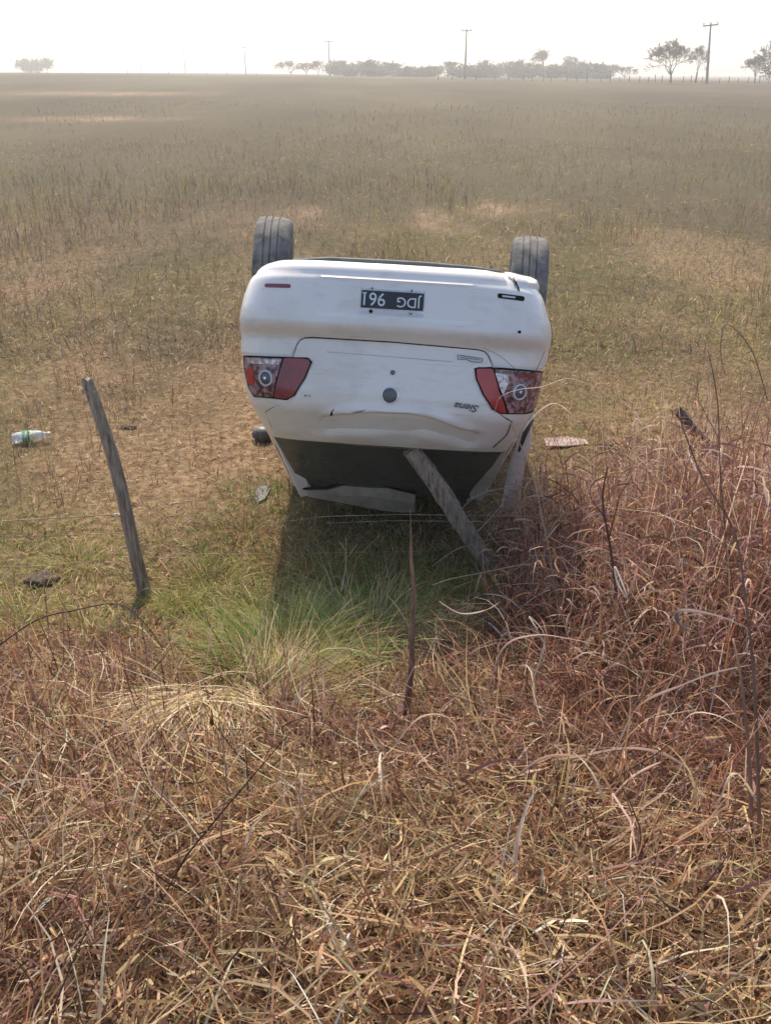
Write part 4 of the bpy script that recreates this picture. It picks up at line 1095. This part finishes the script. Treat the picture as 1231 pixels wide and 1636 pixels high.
# --- single reeds, leaves and twigs one can point at
def reed(path, w0, w1, col, label, name='dry_reed', cat='reed', branches=(), flat=False):
    """path: (px, py, metres ahead) from the foot up; a tapering stem, or an arching flat leaf"""
    P = [Vector(at(*p)) for p in path]
    # smooth by Catmull-Rom
    Q = []
    for i in range(len(P) - 1):
        a, b, c, d = P[max(i - 1, 0)], P[i], P[i + 1], P[min(i + 2, len(P) - 1)]
        for k in range(5):
            t = k / 5; Q.append(.5 * ((2 * b) + (c - a) * t + (2 * a - 5 * b + 4 * c - d) * t * t + (3 * b - a - 3 * c + d) * t ** 3))
    Q.append(P[-1]); n = len(Q); o0 = Q[0].copy(); Q = [p - o0 for p in Q]
    V = []; F = []
    if flat:
        for i, p in enumerate(Q):
            t = i / (n - 1); w = (w0 + (w1 - w0) * t) * (1 - t ** 4) * min(1, .4 + 4 * t) + .0008
            d = (Q[min(i + 1, n - 1)] - Q[max(i - 1, 0)]).normalized(); s_ = d.cross(Vector((sin(t * 5 + w0 * 900) * .6, .25 * cos(t * 4 + P[0].x * 9), 1))).normalized(); nn = s_.cross(d)
            V += [tuple(p - s_ * w / 2), tuple(p + nn * w * .22), tuple(p + s_ * w / 2)]
        for i in range(n - 1):
            for k in range(2): F.append((i * 3 + k, i * 3 + k + 1, i * 3 + k + 4, i * 3 + k + 3))
    else: tube(V, F, Q, [w0 / 2 + (w1 - w0) / 2 * i / (n - 1) for i in range(n)], 6)
    me = bpy.data.meshes.new(name); me.from_pydata(V, [], F); me.shade_smooth()
    a = me.attributes.new('tint', 'FLOAT_COLOR', 'POINT'); r_ = random.Random(len(V) + int(w0 * 1e5)); c4 = []
    for i in range(len(V)):
        k = .8 + .4 * float(vnoise(i * .13, w0 * 900, 3)); c4 += [col[0] * k, col[1] * k, col[2] * k, 1]
    a.data.foreach_set('color', c4)
    o = link(name, me, None, M_grass); o.location = o0; tag(o, label, cat)
    for bp_ in branches:
        B = [Vector(at(*p)) - o0 for p in bp_]; V = []; F = []; tube(V, F, B, [w1 * .55 + w0 * .1, w1 * .3][:1] * len(B) if len(B) < 2 else [w1 * .6 - (w1 * .4) * i / (len(B) - 1) for i in range(len(B))], 5)
        m2 = bpy.data.meshes.new('side_shoot'); m2.from_pydata(V, [], F); m2.shade_smooth()
        a = m2.attributes.new('tint', 'FLOAT_COLOR', 'POINT'); a.data.foreach_set('color', list((*col, 1)) * len(V)); link('side_shoot', m2, o, M_grass)
    return o
rc = PAL['rust']; bc = (.16, .085, .06); pc = PAL['pink']
reed([(1215, 1500, 1.45), (1210, 1250, 1.7), (1203, 1080, 1.85), (1190, 960, 1.95), (1172, 850, 2.05), (1120, 760, 2.1), (1080, 655, 2.15)], .012, .003, (.26, .15, .10), 'tallest dark reed rising along the right edge and leaning left at its top', branches=[[(1196, 1000, 1.9), (1215, 930, 1.9), (1228, 850, 1.9)], [(1172, 850, 2.05), (1150, 800, 2.08), (1148, 690, 2.1)], [(1185, 930, 1.97), (1140, 880, 2.0), (1115, 800, 2.05)]])
reed([(1195, 1480, 1.5), (1198, 1260, 1.68), (1185, 1100, 1.8), (1170, 1020, 1.9)], .014, .006, (.34, .19, .11), 'thick orange brown reed stub beside the tallest reed at right')
reed([(1165, 1000, 3.0), (1160, 880, 3.05), (1150, 760, 3.1), (1145, 640, 3.1), (1130, 560, 3.1)], .009, .003, (.24, .15, .10), 'dark upright reed in front of the tilted snapped post', branches=[[(1150, 760, 3.1), (1185, 690, 3.1), (1210, 600, 3.1)], [(1147, 700, 3.1), (1115, 640, 3.1), (1112, 600, 3.1)]])
reed([(1225, 640, 3.1), (1200, 560, 3.1), (1160, 518, 3.1), (1150, 560, 3.1), (1158, 600, 3.1)], .004, .002, (.24, .16, .11), 'arched thin stem at the top of the right hand reeds')
reed([(895, 1010, 3.3), (880, 900, 3.35), (868, 840, 3.35), (850, 760, 3.35), (812, 668, 3.3)], .009, .004, (.45, .38, .28), 'long pale bent stem reaching up across the right tail light', branches=[[(871, 850, 3.35), (866, 780, 3.35), (862, 700, 3.3)]])
reed([(930, 690, 3.5), (905, 655, 3.5), (880, 645, 3.4), (850, 668, 3.35), (835, 690, 3.3)], .004, .009, pc, 'pale curled leaf crossing the right corner of the boot', flat=True, cat='leaf')
reed([(870, 560, 3.9), (850, 600, 3.85), (830, 595, 3.85), (800, 570, 3.8), (772, 556, 3.8)], .003, .002, bc, 'thin twig lying slantwise over the right tail light', name='dry_twig', cat='twig')
reed([(790, 660, 3.75), (798, 635, 3.7), (830, 622, 3.6), (865, 618, 3.5), (905, 605, 3.5), (945, 615, 3.4)], .003, .009, (.47, .39, .31), 'light brown leaf blade arching out from the lower right tail light', flat=True, cat='leaf')
reed([(985, 960, 2.9), (975, 880, 2.95), (962, 800, 2.95), (970, 745, 2.95)], .012, .005, bc, 'stout brown stalk in the middle of the reed thicket', branches=[[(968, 830, 2.95), (945, 800, 2.95), (935, 770, 2.95)], [(972, 860, 2.95), (990, 790, 2.95), (1010, 760, 2.95)]])
reed([(740, 1190, 2.25), (770, 1140, 2.28), (800, 1040, 2.3), (850, 1015, 2.3), (905, 1020, 2.25), (960, 1032, 2.2)], .004, .013, (.40, .28, .23), 'broad pinkish leaf arched low over the middle right grass', flat=True, cat='leaf')
reed([(985, 1195, 2.0), (1005, 1150, 2.05), (1030, 1120, 2.05), (1080, 1098, 2.05), (1140, 1075, 2.0), (1200, 1062, 1.95)], .006, .014, (.30, .215, .185), 'long mauve reed leaf sloping up to the right edge', flat=True, cat='leaf')
reed([(880, 1215, 1.95), (925, 1208, 1.95), (1000, 1195, 1.95), (1060, 1205, 1.92), (1115, 1240, 1.85)], .008, .017, (.27, .185, .145), 'broad flat brown leaf lying across the grass at lower right', flat=True, cat='leaf')
reed([(1100, 1010, 2.3), (1080, 990, 2.35), (1090, 975, 2.35), (1150, 985, 2.3), (1215, 1015, 2.2)], .010, .020, (.17, .13, .115), 'wide dark drooping leaf near the right edge', flat=True, cat='leaf')
reed([(975, 1275, 1.8), (1010, 1240, 1.82), (1060, 1215, 1.85)], .004, .010, pc, 'short pale leaf under the broad flat brown leaf', flat=True, cat='leaf')
reed([(1000, 955, 2.7), (985, 930, 2.75), (982, 905, 2.8), (1000, 950, 2.7), (1000, 965, 2.7)], .006, .010, (.62, .55, .47), 'small near white curled leaf in the red grass', flat=True, cat='leaf')
reed([(650, 1510, 1.40), (760, 1490, 1.42), (870, 1465, 1.45), (990, 1440, 1.5)], .006, .003, (.20, .13, .09), 'long straight twig lying across the litter at the bottom right', name='dry_twig', cat='twig')
reed([(860, 1632, 1.15), (868, 1600, 1.2), (880, 1560, 1.25)], .010, .006, (.04, .03, .025), 'short black twig sticking up at the bottom edge', name='dry_twig', cat='twig')
reed([(305, 1580, 1.3), (300, 1520, 1.35), (287, 1460, 1.42), (285, 1420, 1.48)], .006, .003, (.10, .055, .045), 'dark forked twig standing in the lower left litter', name='dry_twig', cat='twig', branches=[[(300, 1520, 1.35), (325, 1575, 1.3)], [(290, 1480, 1.42), (292, 1425, 1.45)]])
reed([(0, 1030, 2.8), (60, 990, 2.9), (120, 975, 2.9), (190, 965, 2.9), (235, 1000, 2.85), (262, 1040, 2.8)], .007, .004, (.11, .075, .055), 'long dark arched bramble stem over the left grass', name='dry_twig', cat='twig', branches=[[(190, 965, 2.9), (225, 990, 2.85), (235, 1050, 2.8), (240, 1110, 2.7)], [(105, 975, 2.9), (112, 1030, 2.8), (108, 1060, 2.8)], [(150, 1030, 2.7), (170, 1050, 2.7), (190, 1110, 2.6)]])
reed([(20, 1310, 1.85), (100, 1250, 1.95), (160, 1210, 2.0), (215, 1180, 2.05)], .008, .004, (.36, .26, .17), 'pale brown stem slanting up across the left litter', name='dry_twig', cat='twig')
reed([(545, 945, 2.95), (552, 905, 3.0), (553, 860, 3.0)], .005, .003, (.42, .36, .26), 'thin straw stalk sticking up before the shaded roof', name='dry_twig', cat='twig', branches=[[(551, 895, 3.0), (570, 870, 3.0)], [(552, 880, 3.0), (540, 862, 3.0)]])
reed([(690, 935, 3.2), (720, 925, 3.25), (770, 915, 3.3), (830, 903, 3.3), (880, 900, 3.3)], .005, .003, (.45, .38, .27), 'long pale stalk lying across the foot of the broken post', name='dry_twig', cat='twig')
reed([(700, 960, 2.8), (735, 980, 2.8), (775, 975, 2.8), (800, 960, 2.75)], .005, .008, (.5, .42, .34), 'pale twisted stalk right of the stake top', flat=True, cat='leaf')
reed([(850, 1090, 2.3), (870, 1020, 2.35), (845, 985, 2.4), (860, 1010, 2.35)], .006, .012, (.46, .38, .3), 'bent straw leaf standing in the middle of the red grass', flat=True, cat='leaf')
for i, (P_, lb) in enumerate([([(745, 800, 3.7), (780, 785, 3.7), (830, 778, 3.65), (870, 790, 3.6)], 'grey twig crossing the foot of the right rear pillar, uppermost of the tangle'),
    ([(735, 815, 3.7), (760, 795, 3.7), (800, 790, 3.7), (845, 808, 3.6), (880, 812, 3.6)], 'bent grey twig just under the uppermost one by the right pillar'),
    ([(762, 850, 3.7), (790, 820, 3.7), (812, 790, 3.7), (828, 770, 3.7)], 'twig slanting up to the right beside the torn side panel'),
    ([(775, 790, 3.75), (790, 820, 3.7), (808, 850, 3.65), (830, 870, 3.6)], 'dark twig slanting down to the right below the torn side panel'),
    ([(800, 862, 3.6), (812, 830, 3.6), (836, 800, 3.6), (850, 770, 3.6)], 'thin upright twig in front of the bottom of the torn side panel'),
    ([(690, 905, 3.6), (725, 880, 3.6), (760, 868, 3.6), (800, 858, 3.6)], 'faint twig under the middle of the broken grey post')]):
    reed(P_, .006, .003, [(.34, .29, .24), (.26, .2, .16), (.40, .34, .27), (.12, .08, .06), (.3, .22, .16), (.3, .25, .18)][i], lb, name='dry_twig', cat='twig')
# a crowd of further arching leaves over the right hand grass, each its own thing
for i in range(34):
    px = rnd.uniform(740, 1225); py = rnd.uniform(900, 1330) if i % 3 else rnd.uniform(760, 1000)
    # distance to the ground there, then lifted a little
    yy = 3.0
    for _ in range(12):
        p_ = at(px, py, yy); d = (EYE - gz(p_[0], yy)) / max(1e-3, (EYE - p_[2])); yy = .5 * yy + .5 * yy * d
    yy *= .93; s_ = rnd.choice((-1, 1)) * rnd.uniform(60, 150) * 2.2 / yy; h_ = rnd.uniform(20, 75) * 2.2 / yy
    c_ = [(.60, .42, .32), (.50, .36, .24), (.38, .22, .15), (.58, .46, .33), (.25, .14, .09)][i % 5]
    jx = lambda a: rnd.uniform(-a, a)
    sh_ = [[(0, 0), (.25, 1), (.6, 1.15), (1, .5)], [(0, 0), (.15, .8), (.3, .9), (1.1, 1.3)], [(0, 0), (.4, .3), (.9, .35), (1.2, -.2)], [(0, 0), (.1, 1.1), (.45, .9), (.5, .1)]][i % 4]
    reed([(px + s_ * a_ + jx(9), py - h_ * b_ + jx(9), yy * (1.04 - .03 * k_)) for k_, (a_, b_) in enumerate(sh_)], .004, rnd.uniform(.006, .012), c_,
         ('pinkish', 'light brown', 'dull brown', 'pale straw', 'dark brown')[i % 5] + ' curled reed leaf arching among the red brown grass on the right', flat=True, cat='leaf', name='dry_leaf')['group'] = 'dry curled leaves over the right hand grass'

# ================================================================== POLES, TREES, RIDGE FENCE
M_pole = pm('pole_concrete', (.22, .21, .20), rough=.9)
def pole(px, top_py, dist, h_real, arm, label):
    p = at(px, 112, dist); t = at(px, top_py, dist); zb = t[2] - h_real
    zb = min(zb, gz(p[0], dist) - .2)
    r = empty('utility_pole', (t[0], dist, zb)); H = t[2] - zb
    V = []; F = []; tube(V, F, [(0, 0, 0), (0, 0, H)], [.19, .11], 8); mesh('shaft', V, F, M_pole, r, True)
    V = []; F = []; box(V, F, (-arm, -.07, H - .28), (arm, .07, H - .10)); mesh('crossarm', V, F, M_pole, r)
    for x_ in (-arm * .9, 0, arm * .9):
        V = []; F = []; tube(V, F, [(x_, 0, H - .1), (x_, 0, H + .05), (x_, 0, H + .15)], [.04, .10, .05], 6); mesh('insulator', V, F, M_pole, r, True)
    return tag(r, label, 'utility pole', 'utility poles along the ridge')
np_ = pole(1136, 37, 118, 8, .9, 'nearest and tallest utility pole, right of the spreading bare tree')
np_.rotation_euler = (0, radians(-5), 0); np_.location.x += .6
pole(745, 47, 152, 8.6, .75, 'second utility pole rising from the middle of the tree line')
pole(525, 65, 208, 8.5, .95, 'utility pole above the left end of the tree line')
pole(390, 75, 262, 8.5, .95, 'hazy utility pole standing alone left of the tree line')
pole(293, 81, 320, 8.5, .95, 'faint utility pole, second left of the tree line')
pole(223, 87, 400, 8.5, .95, 'very faint utility pole between the lone poles and the left trees')
pole(128, 93, 500, 8.5, .9, 'faintest utility pole just right of the small left trees')

def grow(Vl, Fl, p, d, L, r, depth, tips, spread, rr, minr=.012):
    """one limb and, from it, thinner ones"""
    n = 3; pts = [p]; q_ = p.copy(); dd = d.copy()
    for i in range(n):
        dd = (dd + Vector((rr.gauss(0, .13), rr.gauss(0, .13), rr.gauss(.02, .09)))).normalized(); q_ = q_ + dd * L / n; pts.append(q_.copy())
    tube(Vl, Fl, pts, [r, r * .86, r * .74, r * .6], 5 if depth > 2 else 3, cap=False)
    if depth <= 0: tips.append(q_); return
    k = rr.choice((2, 3, 3)) if depth > 1 else 3
    for i in range(k):
        u = dd.cross(Vector((rr.gauss(0, 1), rr.gauss(0, 1), rr.gauss(0, 1)))).normalized()
        nd = (dd * cos(spread * rr.uniform(.6, 1.3)) + u * sin(spread * rr.uniform(.6, 1.3))).normalized()
        nd = (nd + Vector((0, 0, .10))).normalized()
        st = pts[rr.choice((2, 3, 3))] if i else q_
        grow(Vl, Fl, st.copy(), nd, L * rr.uniform(.68, .86), max(r * .58, minr), depth - 1, tips, spread, rr, minr)
def tree(px, dist, H, W, label, leaf=0, leafsize=.2, depth=5, sd=1, trunkf=.22, colr=(.10, .085, .07), leafc=(.08, .085, .05), group=None, base_py=None, spread=.5, minr=.02, name='bare_tree'):
    rr = random.Random(sd); p = at(px, 112, dist); zb = gz(p[0], dist) - .1
    if base_py is not None: zb = at(px, base_py, dist)[2]
    r = empty(name, (p[0], dist, zb)); tag(r, label, 'tree', group)
    V = []; F = []; th_ = H * trunkf
    lean = Vector((rr.gauss(0, .05), 0, 1)).normalized()
    tube(V, F, [(0, 0, -.5), (0, 0, 0), tuple(lean * th_ * .5), tuple(lean * th_)], [.030 * H + .02, .028 * H, .024 * H, .022 * H], 7)
    mk = pm('bark', colr, tuple(c * 1.5 for c in colr), scale=3, rough=1) if 'bark' not in bpy.data.materials else bpy.data.materials['bark']
    mesh('trunk', V, F, mk, r, True)
    Vc = []; Fc = []; tips = []; k = 5 if depth > 3 else 4
    for i in range(k):
        a = TAU * i / k + rr.random(); s_ = rr.uniform(.35, .95) if i else .1
        grow(Vc, Fc, lean * th_ * .97, Vector((cos(a) * s_, sin(a) * s_, 1)).normalized(), H * .26, .014 * H, depth, tips, spread, rr, minr)
    A = np.array(Vc); ex = np.abs(A[:, 0]).max(); top_ = A[:, 2].max()
    fx = (W / 2) / ex; fz = (H - th_) / max(.1, top_ - th_)
    def fit(v): return (v[0] * fx, v[1] * fx, th_ + (v[2] - th_) * fz if v[2] > th_ else v[2])
    Vc = [fit(v) for v in Vc]; tips = [Vector(fit(t)) for t in tips]
    mesh('branches', Vc, Fc, mk, r)
    if leaf:
        T = np.array([t[:] for t in tips]); pick_ = rng.integers(0, len(T), leaf); base = T[pick_] + rng.normal(0, leafsize * .9, (leaf, 3))
        fill = rng.random((leaf, 1)) ** (.5 if leaf > 1200 else .12); axis = np.array([[0, 0, th_ * .8]]) * np.ones((leaf, 1)); base = axis * (1 - fill) + base * fill
        if leaf > 1200: base[:, 2] -= rng.random(leaf) * base[:, 2] * .55
        base[:, 2] = np.maximum(base[:, 2], .2)
        u = rng.normal(0, 1, (leaf, 3)); u /= np.linalg.norm(u, axis=1)[:, None]; w = np.cross(u, rng.normal(0, 1, (leaf, 3))); w /= np.linalg.norm(w, axis=1)[:, None]
        s_ = (leafsize * rng.uniform(.35, 1.0, leaf))[:, None] * .6
        co = np.stack([base - u * s_, base + w * s_ * .6, base + u * s_, base - w * s_ * .6], 1).reshape(-1, 3)
        qd = np.arange(leaf * 4).reshape(-1, 4); cc = np.repeat(np.clip(np.array(leafc) * rng.uniform(.5, 1.5, (leaf, 1)), 0, 1), 4, 0)
        o = fast_mesh('foliage', co, qd, M_grass, cc, smooth=False); o.parent = r
    return r
tree(1073, 121, 5.0, 7.6, 'wide spreading bare tree on the ridge left of the nearest pole', depth=6, sd=5, trunkf=.2, spread=.55, minr=.022, leaf=700, leafsize=.14, leafc=(.13, .11, .09))
tree(1113, 124, 4.5, 3.2, 'slim bare tree between the spreading tree and the nearest pole', depth=5, sd=8, trunkf=.3, minr=.02, leaf=500, leafsize=.14, leafc=(.13, .11, .09))
tree(1208, 126, 3.4, 4.2, 'small bare tree left of the dark tree at the right edge', depth=5, sd=12, minr=.02, leaf=500, leafsize=.16, leafc=(.12, .10, .08))
tree(1240, 118, 5.2, 6.0, 'dark bushy tree cut by the right edge of the picture', depth=5, sd=14, minr=.025, leaf=1600, leafsize=.25, leafc=(.08, .075, .055), name='bushy_tree')
row = [(465, 100, 5.2, 40, 0), (489, 103, 5, 26, 0), (508, 100, 5, 22, 0), (540, 99, 5, 34, 1), (568, 104, 5, 30, 0), (588, 98, 5, 42, 1), (614, 100, 5, 34, 1), (634, 104, 5, 26, 0), (660, 110, 5, 34, 1), (690, 108, 5, 30, 1),
       (720, 101, 5, 34, 0), (748, 106, 5, 28, 1), (772, 98, 5, 20, 1), (795, 104, 5, 28, 1), (822, 96, 5, 44, 1), (846, 102, 5, 34, 1), (866, 86, 5, 26, 2), (890, 106, 5, 34, 1), (912, 92, 5, 34, 1), (930, 100, 5, 26, 1), (952, 104, 5, 38, 1), (975, 106, 5, 34, 0), (998, 110, 5, 30, 0)]
side = ['first', 'second', 'third', 'fourth', 'fifth', 'sixth', 'seventh', 'eighth', 'ninth', 'tenth', 'eleventh', 'twelfth']
nrow = len(row)
for i, (px, tpy, _, wpx, kind) in enumerate(row):
    D_ = 205 + (i * 37 % 23); zt = at(px, tpy, D_)[2]; zb = gz(at(px, 112, D_)[0], D_) - .4; H_ = (zt - zb) * 1.08; Wd = wpx / 1400 * D_ * 1.4
    place = (side[i] + ' tree from the left end') if i < 12 else (side[nrow - 1 - i] + ' tree from the right end') if nrow - 1 - i > 0 else 'last tree at the right end'
    lab = {0: 'thin leafless tree, ', 1: 'dense grey green tree, ', 2: 'tall tree with a tufted head, '}[kind] + place + ' of the distant row'
    tree(px, D_, H_, Wd, lab, leaf=[420, 3000, 900][kind], leafsize=[.26, .42, .45][kind], depth=[4, 4, 3][kind], sd=30 + i, trunkf=[.2, .06, .5][kind], minr=.03, leafc=[(.11, .10, .08), (.07, .078, .05), (.06, .065, .045)][kind], group='distant row of trees on the ridge', name=['bare_tree', 'bushy_tree', 'tall_tree'][kind])
for i, (px, wpx) in enumerate([(556, 40), (602, 46), (650, 44), (676, 40), (735, 46), (760, 44), (785, 36), (835, 50), (880, 46), (922, 44), (965, 40)]):
    D_ = 198; H_ = 1.5 + .9 * ((i * 5) % 7) / 7 
    tree(px, D_, H_, wpx / 1400 * D_, 'low grey bush in front of the distant row of trees, ' + (['leftmost', 'second from the left', 'third from the left', 'fourth from the left', 'fifth from the left', 'middle one', 'fifth from the right', 'fourth from the right', 'third from the right', 'second from the right', 'rightmost'][i]), leaf=1300, leafsize=.45, depth=3, sd=200 + i, trunkf=.1, minr=.03, leafc=(.085, .085, .06), group='low bushes along the tree line', name='low_bush')
for i, (px, tpy, wpx) in enumerate([(40, 98, 20), (57, 100, 14), (76, 97, 26)]):
    D_ = 300; zt = at(px, tpy, D_)[2]; zb = gz(at(px, 112, D_)[0], D_) - .3
    tree(px, D_, zt - zb, wpx / 1400 * D_ * 1.1, ['leftmost of the three small hazy trees at far left', 'thinnest of the three small hazy trees at far left, in the middle', 'rightmost and roundest of the three small hazy trees at far left'][i], leaf=700, leafsize=.7, depth=4, sd=70 + i, minr=.04, group='small hazy trees at the far left', leafc=(.09, .09, .07), name='bushy_tree')
tree(50, 290, 1.5, 6.0, 'low wide bush under the small hazy trees at far left', leaf=900, leafsize=.5, depth=3, sd=99, trunkf=.1, minr=.03, leafc=(.10, .10, .08), name='low_bush')
# small posts of the fence along the ridge
V = []; F = []; tube(V, F, [(0, 0, -.3), (0, 0, .8)], [.055, .05], 6); fp = bpy.data.meshes.new('ridge_post'); fp.from_pydata(V, [], F); fp.materials.append(M_wood2)
k = 0
for px in [700, 722, 760, 790, 812, 836, 850, 868, 880, 905, 921, 938, 960, 975, 990, 1005, 1022, 1036, 1047, 1058, 1092, 1104, 1122, 1150, 1165, 1180, 1196, 1214, 1229, 205, 270, 330, 362, 410]:
    D_ = 123 + (px % 7) * .6 + (60 if px < 500 else 0); p = at(px, 120, D_); o = bpy.data.objects.new('ridge_post', fp); scene.collection.objects.link(o)
    o.location = (p[0], D_, gz(p[0], D_)); s_ = .7 + .45 * ((px * 7) % 10) / 10; o.scale = (1, 1, s_); o.rotation_euler = (0, rnd.uniform(-.06, .06), 0)
    tag(o, 'small dark fence post standing on the skyline of the ridge', 'fence post', 'small fence posts along the ridge')
